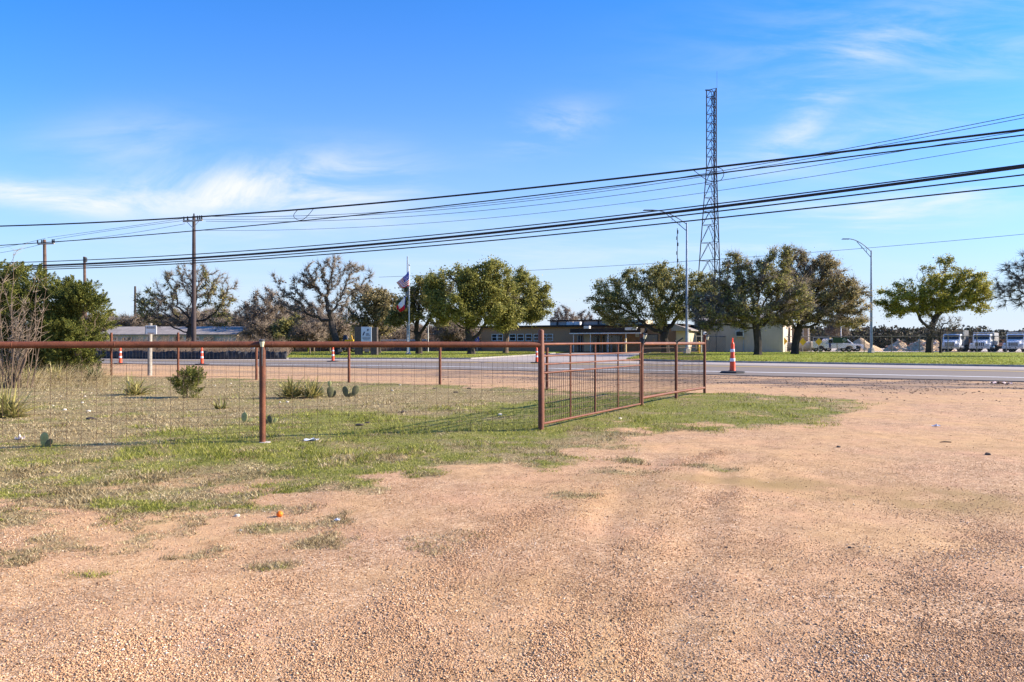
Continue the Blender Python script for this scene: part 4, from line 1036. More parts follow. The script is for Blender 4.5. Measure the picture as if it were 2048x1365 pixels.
# ---------------------------------------------------------------- junipers, shrub and weeds on the near plot
def juniper(label, base, lobes, seed, n, size, name='juniper', n_att=500):
    t = thing(name, label, 'shrub', base)
    rg = np.random.default_rng(seed)
    nodes, par = grow(lobes, (0, 0, 0), n_att, .22, .36, [(0, 0, .3)], seed, .3, hollow=.4)
    mb, rad, ch = limbs(nodes, par, .012, .16); mb.build('trunk', bark_l, t, local=True, smooth=True)
    # sprays: many short upward spikes around shoot centres on the outside of the lobes
    vol = np.array([l[3]*l[4]*l[5] for l in lobes])**.7; nb = max(14, n//1500); i = rg.choice(len(lobes), nb, p=vol/vol.sum()); L = np.array(lobes)[i]
    d = rg.normal(size=(nb, 3)); d[:, 1] -= .25; d /= np.linalg.norm(d, axis=1)[:, None]
    bc = L[:, :3]+d*L[:, 3:6]*rg.uniform(.55, 1.08, nb)[:, None]; br = L[:, 5]*rg.uniform(.17, .36, nb)
    k = n//110; i = rg.integers(0, nb, k); e = rg.normal(size=(k, 3)); e /= np.linalg.norm(e, axis=1)[:, None]; e = e*.85+d[i]*.5
    c = bc[i]+e*(br[i]*rg.uniform(.5, 1.05, k))[:, None]; ok = c[:, 2] > .05; c = c[ok]; d = e[ok]; k = len(c)
    sd = d*.8+rg.normal(size=(k, 3))*.35; sd[:, 2] += .6; sd /= np.linalg.norm(sd, axis=1)[:, None]
    j = rg.integers(0, k, n); u = rg.random(n)[:, None]
    ln = size*7.5
    p = c[j]+sd[j]*u*ln+rg.normal(size=(n, 3))*size*1.5*(1.08-u)
    q = sd[j]*.8+rg.normal(size=(n, 3))*.6; q /= np.linalg.norm(q, axis=1)[:, None]
    side = np.cross(q, rg.normal(size=(n, 3))); side /= np.linalg.norm(side, axis=1)[:, None]
    s = (size*rg.uniform(.6, 1.3, n))[:, None]
    V = np.stack([p-q*s*.3, p+side*s*.22, p+q*s, p-side*s*.22], 1).reshape(-1, 3)
    o = np_mesh('foliage', V, np.arange(4*n).reshape(n, 4), leaf_jun); o.parent = t
    return t
Y = 26.5; B = at(75, Y)
juniper('large dark green juniper mass at the left edge', B, lob(B, Y, [(20, 620, 70, 70), (80, 640, 70, 62), (140, 640, 52, 50), (50, 700, 80, 42), (120, 700, 72, 40), (16, 582, 44, 40), (60, 592, 34, 26), (100, 600, 46, 30), (150, 605, 42, 26), (-70, 630, 80, 90)]), 301, 200000, .058, n_att=700)
Y = 25.2; B = at(158, Y)
juniper('smaller rounded juniper with pointed top, right end of the green mass', B, lob(B, Y, [(164, 635, 36, 46), (150, 600, 28, 20), (176, 665, 28, 34), (150, 700, 36, 36), (188, 598, 14, 14), (136, 660, 30, 40)]), 302, 80000, .055, n_att=300)
Y = 15.2; B = at(374, Y)
juniper('small upright juniper bush alone in the dry grass behind the rail', B, [(x_, y_, z_, a_, b_, c_) for x_, y_, z_, a_, b_, c_ in ((0, 0, .28, .2, .2, .24), (.12, 0, .38, .13, .13, .22), (-.12, 0, .24, .14, .14, .16), (.2, .05, .3, .1, .1, .16), (.02, 0, .46, .08, .08, .12))], 303, 9000, .030, n_att=80)

# bare many stemmed shrub in front of the big juniper
Y = 18.5; B = at(28, Y)
t = thing('bare_shrub', 'tall leafless many stemmed shrub in front of the left juniper', 'shrub', B)
mb = MB(); rg = random.Random(5); tw0, tw1 = [], []
for i in range(32):
    a = rg.uniform(0, 2*PI); r0 = rg.uniform(.0, .30); top = rg.uniform(1.0, 2.9) if i > 5 else rg.uniform(2.9, 3.8)
    lean_ = rg.gauss(0, .085) if i > 5 else rg.gauss(.02, .08); p = Vector((r0*math.cos(a)*1.6, r0*math.sin(a), 0)); P = [p.copy()]
    nseg = 9; vx, vy = rg.gauss(lean_, .06), rg.gauss(0, .12)
    for k in range(nseg):
        vx += rg.gauss(0, .07); vy += rg.gauss(0, .07)
        p = p+Vector((vx*top/nseg, vy*top/nseg, top/nseg)); P.append(p.copy())
        if k > 2:
            for _ in range(3):
                tw0.append(tuple(p)); q = p+Vector((rg.gauss(0, .16), rg.gauss(0, .16), rg.uniform(.05, .34))); tw1.append(tuple(q))
    r1 = rg.uniform(.008, .017); mb.tube(P, [r1*(1-.75*k/nseg) for k in range(nseg+1)], 5, caps=False)
for sgn, xx, zz in ((1, .95, 2.3), (1, .6, 1.9)):
    mb.tube([(.1, 0, .2), (.35, -.05, .9*zz/2.3), (.62*xx, 0, 1.45*zz/2.3), (.7*xx+.05, 0, 1.9*zz/2.3), (xx, 0, zz)], [.022, .02, .016, .011, .005], 6, caps=False)
mb.build('stems', bark_l, t, local=True, smooth=True)
V, Fc = spikes(np.array(tw0), np.array(tw1), .006); o = np_mesh('twigs', V, Fc, twig_tan); o.parent = t

# sotol and yucca clumps
m_sotol = island('sotol_leaf', [(0, (.12, .12, .04)), (.35, (.27, .25, .08)), (.7, (.46, .39, .14)), (1, (.60, .48, .24))], .55, .2)
m_sotol_d = island('dark_yucca_leaf', [(0, (.03, .05, .02)), (.5, (.075, .10, .035)), (1, (.16, .18, .07))], .5, .2)
def sotol(label, base, n, ln, m, name='sotol', seed=1, w=.027, flat=.25):
    n = int(n*1.5); ln *= 1.12
    rg = random.Random(seed); t = thing(name, label, 'plant', base, 0, None); mb = MB()
    for i in range(n):
        a = rg.uniform(0, 2*PI); el = math.radians(rg.uniform(6, 78)); L_ = ln*rg.uniform(.6, 1.1); c_ = rg.uniform(.0, .28)
        sx = rg.gauss(0, .12*ln); sy = rg.gauss(0, .12*ln)
        P = []; e = el; p = Vector((sx, sy, .0)); k = 5
        for j in range(k+1):
            P.append(p.copy()); p = p+Vector((math.cos(a)*math.cos(e), math.sin(a)*math.cos(e), math.sin(e)))*(L_/k); e -= c_*.45
        b = len(mb.v); sd = Vector((-math.sin(a), math.cos(a), 0))
        for j, q in enumerate(P):
            ww = w*(1-j/k*.93); mb.v += [tuple(q-sd*ww), tuple(q+Vector((0, 0, -ww*.5))), tuple(q+sd*ww)]
        for j in range(k):
            for h_ in (0, 1): mb.f.append((b+j*3+h_, b+j*3+h_+1, b+(j+1)*3+h_+1, b+(j+1)*3+h_))
    mb.build('leaves', m, t, local=True); return t
def gb(px, py): p = GH(px, py); return (p.x, p.y, p.z)
sotol('large yellowish spiky clump at the left edge, before the bare shrub', gb(14, 832), 110, .50, m_sotol, seed=1)
sotol('spiky yellow-green clump between the wooden sign post and the juniper mass', gb(270, 790), 55, .48, m_sotol, seed=2)
sotol('widest spiky clump right of the lamp post, beside a row of cactus pads', gb(585, 797), 95, .50, m_sotol, seed=3)
sotol('right half of the wide spiky clump, touching the cactus pads', gb(622, 797), 75, .46, m_sotol, seed=4)
sotol('green spiky clump under the right end of the juniper mass', gb(187, 762), 80, .55, m_sotol_d, 'yucca', seed=5)
sotol('green-yellow spiky clump below the middle of the juniper mass', gb(112, 762), 90, .60, m_sotol, seed=6)
sotol('spiky clump under the juniper mass next to the bare shrub', gb(60, 765), 70, .55, m_sotol, seed=9)
sotol('tiny spiky plant in the dry grass left of the lamp post', gb(442, 817), 12, .26, m_sotol, seed=7)

m_cact = M('cactus_skin', (.45, .43, .17), .75, (.32, .32, .12), 14, bmp=.3, bscale=50); m_cact_d = M('cactus_skin_dark', (.17, .165, .075), .8, (.085, .085, .045), 14, bmp=.3, bscale=50)
def cactus(label, px, py, pads, s=1.0):
    b = gb(px, py); t = thing('prickly_pear', label, 'cactus', b)
    for (dx, dz, r_, rot, m, yy) in pads:
        mb = MB().ico((0, 0, 0), 1, sub=3); c, si = math.cos(rot), math.sin(rot); vs = []
        for v in mb.v:
            x_, y_, z_ = v[0]*r_*.58*(1+.22*v[2]), v[1]*r_*.14, v[2]*r_
            x_, z_ = x_*c+z_*si, -x_*si+z_*c
            vs.append((x_+dx, y_+yy+.3*x_*math.sin(dx*40+px), z_+dz))
        mb.v = vs; mb.build('pad', m, t, local=True, smooth=True)
    return t
cactus('yellow-green prickly pear pad with a dark pad beside it at the far left', 92, 893, [(-.02, .085, .085, .1, m_cact, 0), (.055, .05, .06, .9, m_cact_d, -.03)])
cactus('pale prickly pear pad just left of the lamp post', 489, 845, [(0, .075, .085, .12, m_cact, 0), (.08, .03, .05, 1.0, m_cact, .02)])
cactus('grey-green prickly pear pads just right of the lamp post', 540, 848, [(0, .06, .07, -.2, m_cact_d, 0), (.07, .04, .05, .6, m_cact, .02), (-.06, .03, .05, -.5, m_cact_d, 0)])
cactus('pair of grey prickly pear pads at the right end of the wide spiky clump', 642, 794, [(0, .10, .12, -.1, m_cact_d, 0), (-.1, .07, .09, -.4, m_cact_d, .05)])
cactus('stacked prickly pear pads with a pale top pad right of the wide spiky clump', 661, 797, [(0, .12, .13, .05, m_cact_d, 0), (-.02, .30, .07, 0, m_cact, .0), (.06, .08, .09, .5, m_cact_d, .03)])
cactus('two round upright prickly pear pads farthest right in the cactus row', 700, 796, [(-.10, .13, .12, -.2, m_cact_d, 0), (.12, .15, .125, .35, m_cact_d, 0), (0, .05, .08, 1.2, m_cact_d, .04)])

# brush stems behind the silt fence
def brush(name, lab, x0, x1, Ya, Yb, n, hmax, m, r=.012, sp=.25):
    rg = np.random.default_rng(77+n); px = rg.uniform(x0, x1, n); Yd = rg.uniform(Ya, Yb, n)
    p0 = np.stack([(px-CX)/F*Yd, Yd, np.zeros(n)], -1); h_ = hmax*rg.uniform(.3, 1, n)*(.5+vnoise(p0[:, 0]*.5, p0[:, 1]*.3, 4))
    p1 = p0+np.stack([rg.normal(size=n)*sp*h_, rg.normal(size=n)*sp*h_, h_], -1)
    f = rg.uniform(.3, .85, (n, 1)); q0 = p0*(1-f)+p1*f; q1 = q0+rg.normal(size=(n, 3))*np.array([.3, .3, .12])+np.array([0, 0, .28])
    V1, F1 = spikes(p0, p1, r); V2, F2 = spikes(q0, q1, r*.7)
    o = np_mesh(name, np.concatenate([V1, V2]), np.concatenate([F1, F2+len(V1)]), m); tag(o, lab, 'brush', kind='stuff')
brush('brush', 'dry bare brush behind the black silt fence in front of the pale green house', 195, 575, 55.5, 66, 7000, 1.75, leaf_brush, .017)
brush('brush', 'dry reddish brush along the back fence between sign and brick building', 560, 965, 99, 112, 6500, 2.6, leaf_brush, .022)
brush('dry_weeds', 'dry weed stalks at the foot of the junipers and bare shrub', -60, 215, 18, 26, 1600, .42, m_dry, .004, .5)
# ---------------------------------------------------------------- buildings beyond the road
TH = math.radians(-25.6); UX = Vector((math.cos(TH), math.sin(TH), 0)); UY = Vector((-math.sin(TH), math.cos(TH), 0))
def ux(px, Cn, w=0.0):
    """local x on the plane y=w of a building with origin Cn that is sighted at px"""
    k = (px-CX)/F; o = Cn+UY*w
    return (o.x-k*o.y)/(k*UX.y-UX.x)
def uz(py, Cn, x, w=0.0):
    p = Cn+UX*x+UY*w; return H+(HY-py)/F*p.y
brick = M('tan_brick', (.42, .24, .135), .9, (.31, .175, .10), 9, bmp=.3, bscale=30)
brick_l = M('pale_stucco', (.55, .44, .30), .9, (.46, .37, .26), 2)
beige = M('beige_metal_siding', (.46, .40, .31), .7, (.38, .33, .26), .6)
fascia = M('dark_fascia', (.062, .048, .040), .9, (.036, .029, .026), 2, spec=.05)
trim_w = M('white_trim', (.72, .72, .70), .5, (.58, .58, .57), 3)
roof_m = M('grey_metal_roof', (.36, .31, .27), .9, (.25, .215, .19), 1.2, spec=.05)
def window(parent, x, z, w, h, y=0.0, frame=trim_w, bars=True, t_=.05):
    mb = MB(); f = .07
    mb.box((x, y-.03, z+h/2-f/2), (w, .08, f)); mb.box((x, y-.03, z-h/2+f/2), (w, .08, f))
    mb.box((x-w/2+f/2, y-.03, z), (f, .08, h-2*f)); mb.box((x+w/2-f/2, y-.03, z), (f, .08, h-2*f))
    if bars: mb.box((x, y-.025, z+.02), (w-2*f, .05, .06))
    o = mb.build('window', frame, parent, local=True)
    MB().box((x, y+.0, z), (w-2*f, .03, h-2*f)).build('pane', glass_d, o, local=True)
    return o
CO = Vector(((1363-CX)/F*88, 88, .1))
off = thing('office_building', 'long low tan brick building with white framed windows and an entrance canopy', 'building', CO, TH)
LX = ux(962, CO); Hh = 3.45
def wallbox(name, x0, x1, y0, y1, z0, z1, m, parent): return MB().box(((x0+x1)/2, (y0+y1)/2, (z0+z1)/2), (abs(x1-x0), abs(y1-y0), z1-z0)).build(name, m, parent, local=True)
wallbox('wall', LX, 0, .0, 9, 0, Hh, brick, off)
r_ = wallbox('roof', LX-.35, .35, -.45, 9.3, Hh+.002, Hh+.24, fascia, off)
for px in (1000, 1026, 1042, 1058.5, 1075, 1100 ):
    wpx = {1100: 14}.get(px, 13); x = ux(px-.5, CO); window(off, x, uz(675.5, CO, x)-.1, 1.02 if px != 1100 else 1.02, 1.02, -.02)
x = ux(987, CO); 
for px in (990, 1087):
    x = ux(px, CO); window(off, x, uz(675.5, CO, x)-.1, 1.02, 1.02, -.02)
# raised clerestory and parapet
xa, xb, xc = ux(1100, CO, 5), ux(1208, CO, 5), ux(1292, CO, 5)
wallbox('clerestory', xa, xb-.01, 5, 8.8, Hh+.25, Hh+1.0, M('grey_panel', (.50, .42, .37), .9, (.40, .34, .30), 2), off)
wallbox('clerestory_roof', xa-.3, xb, 4.7, 9.1, Hh+1.002, Hh+1.14, fascia, off)
wallbox('parapet', xb+.01, xc, 4.6, 8.8, Hh+.25, Hh+1.0, brick_l, off)
for px in (1114, 1133, 1165, 1196):
    x = ux(px, CO, 5); wallbox('roof_post', x, x+.15, 4.8, 4.95, Hh+.25, Hh+.95, dark_m, off)
for px in (1142, 1156):
    x = ux(px, CO, 4); MB().box((x, 3.8, Hh+.55), (1.0, .8, .5)).build('roof_unit', white_d, off, local=True, bevel=.03)
# canopy
c0, c1 = ux(1141, CO, -3), ux(1282, CO, -3)
cz = uz(667, CO, (c0+c1)/2, -3)-.1
can = wallbox('canopy', c0, c1, -3.2, -.05, cz+.05, cz+.62, fascia, off)
MB().box(((c0+c1)/2, -3.24, cz+.0), (c1-c0+.1, .1, .13)).build('canopy_edge', trim_w, off, local=True)
for px, pw in ((1174, .75), (1262, 1.5)):
    x = ux(px, CO, -3.2); MB().box((x, -3.1, cz+.80 if px < 1200 else cz+.55), (pw, .7, .35)).build('vent_box', white_d, off, local=True, bevel=.02)
for px in (1147, 1181, 1216, 1252):
    x = ux(px, CO, -3); MB().tube([(x, -3, 0), (x, -3, cz)], .055, 8).build('column', trim_w, off, local=True, smooth=True)
for a, b, m in ((1156, 1166, glass_d), (1185, 1200, glass_d), (1205, 1222, glass_d), (1224, 1244, glass_d), (1290, 1316, glass_d)):
    xa_, xb_ = ux(a, CO, -.05), ux(b, CO, -.05)
    if a < 1290:
        d = MB().box(((xa_+xb_)/2, -.04, 1.12), (xb_-xa_, .06, 2.2)).build('glass_door', m, off, local=True)
        mb = MB()
        for q in (xa_, (xa_+xb_)/2, xb_): mb.box((q, -.09, 1.12), (.07, .06, 2.24))
        mb.build('frame', steel, d, local=True)
    else: window(off, (xa_+xb_)/2, 1.6, xb_-xa_, 1.5, -.02, dark_m, False)
for a, b in ((1168, 1183), (1258, 1275)):
    xa_, xb_ = ux(a, CO, -.02), ux(b, CO, -.02); MB().box(((xa_+xb_)/2, -.03, 1.3), (xb_-xa_, .05, 2.5)).build('wall_panel', brick_l if a < 1200 else brick, off, local=True)
x = ux(1274.5, CO, -.1); MB().box((x, -.10, uz(672.5, CO, x)), (.5, .04, .45)).build('notice', white_d, off, local=True)
# porch wing and lit end wall
CW = Vector(((1376-CX)/F*86.5, 86.5, .1))
wg = thing('side_wing', 'small tan wing with white corner trim and grey roof, right of the brick building', 'building', CW, TH)
x0 = ux(1352, CW)
wallbox('wall', x0, 0, 0, 6, 0, 2.75, brick_l, wg)
MB().prism([(x0-.5, 2.752), (.45, 2.752), (.45, 2.88), (x0-.1, 3.6), (x0-.5, 3.6)], -.45, 6.4).build('roof', roof_m, wg, local=True)
for xx in (0.02, ): MB().box((xx, -.02, 1.37), (.16, .16, 2.74)).build('corner_trim', trim_w, wg, local=True)
CWH = Vector(((1566-CX)/F*87.5, 87.5, .1))
wh = thing('warehouse', 'large beige metal sided warehouse behind the brown oaks and chain link fence', 'building', CWH, TH)
x0 = ux(1389, CWH); WZ = 4.1
m_sid, N_, L_, bs_ = nt('ribbed_siding')
wv = N_.new('ShaderNodeTexWave'); wv.inputs['Scale'].default_value = 1.6; wv.bands_direction = 'X'; L_.new(objco(N_), wv.inputs['Vector'])
L_.new(ramp(N_, L_, noise(N_, L_, .5, 4, .6, objco(N_)), [(.3, (.49, .375, .275)), (.7, (.60, .465, .345))]), bs_.inputs['Base Color']); bump(N_, L_, wv.outputs[1], .4, .03, bs_); bs_.inputs['Roughness'].default_value = .6
mb = MB(); mb.prism([(0, 0), (18, 0), (18, WZ), (9, WZ+1.1), (0, WZ)], x0, 0, 'x'); mb.build('wall', m_sid, wh, local=True)
MB().prism([(-.35, WZ-.03), (9, WZ+1.13), (18.35, WZ-.03), (18.35, WZ+.12), (9, WZ+1.27), (-.35, WZ+.12)], x0-.3, .3, 'x').build('roof', roof_m, wh, local=True)
x = ux(1480, CWH); ac = MB().box((x, -.25, uz(668, CWH, x)-.1), (.95, .5, .75)).build('window_unit', white_d, wh, local=True); MB().box((x, -.51, uz(668, CWH, x)-.1), (.8, .03, .6)).build('grille', dark_m, ac, local=True)
for a, b, zt_, m in ((1391, 1402, 654, fascia), (1409, 1425, 654, fascia)):
    xa_, xb_ = ux(a, CWH), ux(b, CWH); z_ = uz(zt_+2, CWH, xa_)-.1; MB().box(((xa_+xb_)/2, -.4, z_), (xb_-xa_, .8, .35)).build('awning', m, wh, local=True)
xa_ = ux(1381+4, CWH); window(wh, x0+.7, 1.9, .7, 1.2, -.02, dark_m, False)
x = ux(1487, CWH); MB().tube([(x, -.1, 0), (x, -.1, 3.2)], .05, 6).build('conduit', steel, wh, local=True)
MB().box((.02, 4.2, 1.2), (.06, 1.1, 2.2)).build('side_door', trim_w, wh, local=True)
# small shed beyond the lit end wall
CS = Vector(((1616.5-CX)/F*96, 96, .1))
sh = thing('storage_shed', 'small brown shed with white trim seen between the oak trunk and the white utility truck', 'building', CS, TH)
x0 = ux(1600, CS); wallbox('wall', x0-1, 0, 0, 4, 0, 3.5, M('brown_siding', (.30, .23, .17), .85, (.22, .17, .12), 3), sh); wallbox('roof', x0-1.2, .2, -.3, 4.2, 3.502, 3.62, roof_m, sh)
window(sh, ux(1602, CS), 2.6, .6, 1.1, -.02, trim_w); MB().box((.0, -.04, 1.75), (.12, .1, 3.5)).build('corner_trim', trim_w, sh, local=True)

# pale green long house at the left
HB = Vector(((472-CX)/F*80, 80, 0)); rzh = math.radians(-6)
hs = thing('long_house', 'long low pale green house with a grey roof behind the silt fence', 'house', HB, rzh)
teal = M('pale_teal_siding', (.38, .46, .42), .8, (.26, .33, .30), .9)
Lh = 16.9
wallbox('wall', -Lh, 0, 0, 5.5, 0, 2.32, teal, hs)
MB().prism([(-.45, 2.24), (2.75, 3.22), (5.95, 2.24), (5.95, 2.32), (2.75, 3.32), (-.45, 2.34)], -Lh-.3, .3, 'x').build('roof', roof_m, hs, local=True)
MB().prism([(0.02, 2.3), (2.75, 3.18), (5.48, 2.3)], .0, .05, 'x').build('gable', brick_l, hs, local=True)
MB().box((.03, 2.75, 1.15), (.06, 5.5, 2.3)).build('end_wall', brick_l, hs, local=True)
def hx(px): k = (px-CX)/F; ca_, sa_ = math.cos(rzh), math.sin(rzh); return (HB.x-k*HB.y)/(k*sa_-ca_)
for px, fr_ in ((230.5, white_d), (249, white_d), (260, brick_l), (357, dark_m), (395, white_d), (413, brick_l), (424, brick_l), (300, white_d)):
    window(hs, hx(px), 1.55, .62 if px != 357 else .9, .95, -.02, fr_)
MB().box((hx(330), -.03, 1.05), (.9, .05, 2.1)).build('door', brick_l, hs, local=True)
# another low pale roofline right of it
t = thing('low_shed', 'low pale flat roofed shed right of the pale green house', 'shed', ((505-CX)/F*90, 90, 0), 0)
wallbox('wall', -2.6, 2.8, 0, 3, 0, 1.25, M('pink_block', (.36, .27, .22), .85, (.28, .21, .17), 3), t); wallbox('roof', -2.8, 3.0, -.2, 3.2, 1.252, 1.36, white_d, t)
t = thing('storage_container', 'low dark green container with white top rail behind the flagpoles', 'container', ((808-CX)/F*104, 104, 0), 0)
MB().box((0, 0, .95), (7.0, 2.2, 1.5)).build('body', M('green_container', (.055, .12, .085), .6, (.035, .08, .06), 1), t, local=True, bevel=.03)
MB().box((0, -1.12, 1.78), (7.2, .12, .14)).build('top_rail', white_d, t, local=True)

# ---------------------------------------------------------------- brick pillar sign with the panel
SB = G(732, 713); SY = SB.y; sc_ = SY/F
t = thing('entrance_sign', 'two brown brick pillars holding a pale blue sign panel on the lawn', 'sign', (SB.x, SY, .1))
pbk = M('dark_brick', (.10, .082, .074), .9, (.065, .053, .05), 6, bmp=.4, bscale=14)
def sx(px): return (px-732)*sc_
zt_ = H+(HY-654)*sc_-.1
MB().box(((sx(711)+sx(724.2))/2, .0, zt_/2), (sx(724.2)-sx(711), .75, zt_)).build('pillar', pbk, t, local=True, bevel=.01)
MB().box(((sx(742)+sx(755))/2, .1, zt_/2-.02), (sx(755)-sx(742), .75, zt_-.06)).build('pillar', pbk, t, local=True, bevel=.01)
pz0, pz1 = H+(HY-683.5)*sc_-.1, zt_-.02
pn = MB().box(((sx(724.4)+sx(745))/2, -.42, (pz0+pz1)/2), (sx(745)-sx(724.4), .08, pz1-pz0)).build('sign_panel', M('pale_blue_panel', (.50, .56, .66), .5, (.44, .50, .61), 2), t, local=True, bevel=.01)
navy = M('navy_letters', (.015, .03, .11), .5)
def flat(poly, name, m, parent, y=-.475, th=.012): return MB().prism(poly, y-th, y).build(name, m, parent, local=True)
def Zp(py): return H+(HY-py)*sc_-.1
flat([(sx(727), Zp(671.5)), (sx(729.4), Zp(671.5)), (sx(732.3), Zp(664)), (sx(730.2), Zp(664))], 'slanted_bar', navy, pn)
cxs, czs = sx(738), Zp(660.3); star = []
for i in range(10):
    a = PI/2+i*PI/5-.25; r = .125 if i % 2 == 0 else .05; star.append((cxs+r*math.cos(a), czs+r*math.sin(a)))
flat(star, 'star', navy, pn)
flat([(sx(735.6), Zp(662.6)), (sx(737.0), Zp(662.6)), (sx(738), Zp(660.4)), (sx(736.8), Zp(660.4))], 'star_bar', navy, pn)
for py, a, b in ((667.5, 734, 740.5), (669.6, 734, 741), (671.4, 734, 742.5), (675, 727, 743), (677.6, 727, 743.2), (680.2, 729, 741)):
    flat([(sx(a), Zp(py+.45)), (sx(b), Zp(py+.45)), (sx(b), Zp(py-.35)), (sx(a), Zp(py-.35))], 'lettering_line', navy, pn)
for px, lab in ((680, 'small black floodlight on the lawn left of the sign pillars'), (708.5, 'small black floodlight right in front of the sign panel')):
    px = 680 if px == 680 else 733.5
    p = G(px, 713.5); q = thing('floodlight', lab, 'floodlight', (p.x, p.y, .1), 0)
    MB().tube([(0, 0, 0), (0, 0, .25)], .03, 6).build('stem', dark_m, q, local=True); MB().box((0, .02, .42), (.42, .22, .3), .3, rx=-.5).build('lamp_body', dark_m, q, local=True, bevel=.02)

# ---------------------------------------------------------------- flagpoles and flags
def flagpole(label, px, Y, ytop, r, ball):
    X = (px-CX)/F*Y; zt = H+(HY-ytop)/F*Y
    t = thing('flagpole', label, 'flagpole', (X, Y, .1), 0, 'flagpoles beside the sign')
    MB().tube([(0, 0, 0), (0, 0, zt*.6), (0, 0, zt)], [r, r*.9, r*.65], 10).build('pole', steel if not ball else trim_w, t, local=True, smooth=True)
    MB().lathe([(.22, 0), (.2, .12), (.12, .2)], n=12).build('foot', conc, t, local=True)
    if ball: MB().ico((0, 0, zt+.08), .10, sub=2).build('finial', steel, t, local=True, smooth=True)
    return t
flagpole('taller grey flagpole with a plain top, left of the pair', 815, 73, 515, .10, False)
flagpole('shorter white flagpole with a ball finial carrying the striped flag', 818.6, 71, 534, .075, True)
def flag_mat(name, fn):
    m, N, L, bs = nt(name); fn(N, L, bs); bs.inputs['Roughness'].default_value = .8; bs.inputs['Specular IOR Level'].default_value = .1
    return m
fred, fwhite, fblue = (.75, .015, .02), (.88, .85, .82), (.015, .05, .48)
def cloth(name, m, P00_, P10, P01, P11, parent, nu=22, nv=14, amp=.10, uvr=((0, 1), (0, 1)), ph=0):
    """folded sheet through four corners; (u,v) runs fly and drop"""
    vs = []
    for j in range(nv+1):
        for i in range(nu+1):
            u = uvr[0][0]+(uvr[0][1]-uvr[0][0])*i/nu; v = uvr[1][0]+(uvr[1][1]-uvr[1][0])*j/nv
            p = P00_*(1-u)*(1-v)+P10*u*(1-v)+P01*(1-u)*v+P11*u*v
            p = p+Vector((.03*math.sin(7*u+3*v+ph), amp*u**.6*math.sin(12*u+4*v+ph), -.10*math.sin(PI*u)))
            vs.append(tuple(p))
    mb = MB(); mb.v = vs; mb.f = [(j*(nu+1)+i, j*(nu+1)+i+1, (j+1)*(nu+1)+i+1, (j+1)*(nu+1)+i) for j in range(nv) for i in range(nu)]
    o = mb.build(name, m, parent, local=True, smooth=True); s = o.modifiers.new('t', 'SOLIDIFY'); s.thickness = .01; return o
mr, mw, mbu = M('flag_red', fred, .8, (.38, .015, .02), 6), M('flag_white', fwhite, .8, (.68, .67, .68), 6), M('flag_blue', fblue, .8, (.015, .035, .2), 6)
Yf = 71; s = Yf/F
def fp(px, py, dy=0): return Vector(((px-818)*s, dy, H+(HY-py)*s-.1))
fo = thing('national_flag', 'red and white striped flag with blue canton flying left from the flagpole', 'flag', ((818-CX)/F*Yf, Yf-.1, .1))
A0, A1, B0, B1 = fp(817.5, 543), fp(817.5, 572), fp(793, 566), fp(800, 576)
for k in range(13):
    v0, v1 = k/13, (k+1)/13
    if k < 7: cloth('red_stripe' if k % 2 == 0 else 'white_stripe', mr if k % 2 == 0 else mw, A0, B0, A1, B1, fo, 16, 2, uvr=((.42, 1), (v0, v1)))
    else: cloth('red_stripe' if k % 2 == 0 else 'white_stripe', mr if k % 2 == 0 else mw, A0, B0, A1, B1, fo, 20, 2, uvr=((0, 1), (v0, v1)))
cn = cloth('canton', mbu, A0, B0, A1, B1, fo, 10, 8, uvr=((0, .42), (0, 7/13)))
mb = MB()
for r_i in range(5):
    for c_i in range(5):
        u = .04+.075*c_i; v = .05+.1*r_i; p = A0*(1-u)*(1-v)+B0*u*(1-v)+A1*(1-u)*v+B1*u*v
        p = p+Vector((.03*math.sin(7*u+3*v), .10*u**.6*math.sin(12*u+4*v)-.02, -.10*math.sin(PI*u))); mb.ico(p, .022, sub=1)
mb.build('stars', mw, cn, local=True)
fo = thing('state_flag', 'drooping white and red flag with a blue edge, lower on the flagpoles', 'flag', ((818-CX)/F*Yf, Yf-.25, .1))
A0, A1, B0, B1 = fp(813, 590), fp(812.5, 617), fp(795, 611), fp(800, 624)
cloth('white_half', mw, A0, B0, A1, B1, fo, 18, 8, .12, ((.15, .95), (0, .62)), 1)
cloth('red_half', mr, A0, B0, A1, B1, fo, 18, 8, .12, ((.15, 1), (.62, 1)), 1)
cloth('red_edge', mr, A0, B0, A1, B1, fo, 4, 6, .12, ((.95, 1.12), (0, .62)), 1)
cloth('blue_hoist', mbu, A0, B0, A1, B1, fo, 5, 8, .12, ((.09, .15), (0, 1)), 1)

# blue accessible parking sign
p = at(954, 76); t = thing('accessible_sign', 'blue square sign with white wheelchair symbol right of the central live oak trunk', 'sign', (p[0], p[1], .1))
zc = H+(HY-678.5)/F*76-.1
MB().tube([(0, .03, 0), (0, .03, zc+.2)], .03, 6).build('post', steel, t, local=True)
bd = MB().box((0, 0, zc), (.42, .03, .56)).build('board', M('sign_blue', (.01, .06, .42), .4, (.01, .05, .36), 6), t, local=True, bevel=.01)
mb = MB(); mb.ico((-.04, -.02, zc+.17), .035, (1, .4, 1), sub=2)
mb.tube([(-.04, -.022, zc+.12), (-.03, -.022, zc-.02), (.06, -.022, zc-.03), (.10, -.022, zc-.15)], .017, 6); mb.tube([(-.035, -.022, zc+.06), (.05, -.022, zc+.055)], .013, 6)
mb.tube([(-.03+.10*math.cos(a), -.022, zc-.09+.10*math.sin(a)) for a in [math.radians(q) for q in range(120, 345, 20)]], .013, 6)
mb.build('wheelchair_symbol', white_p, bd, local=True)

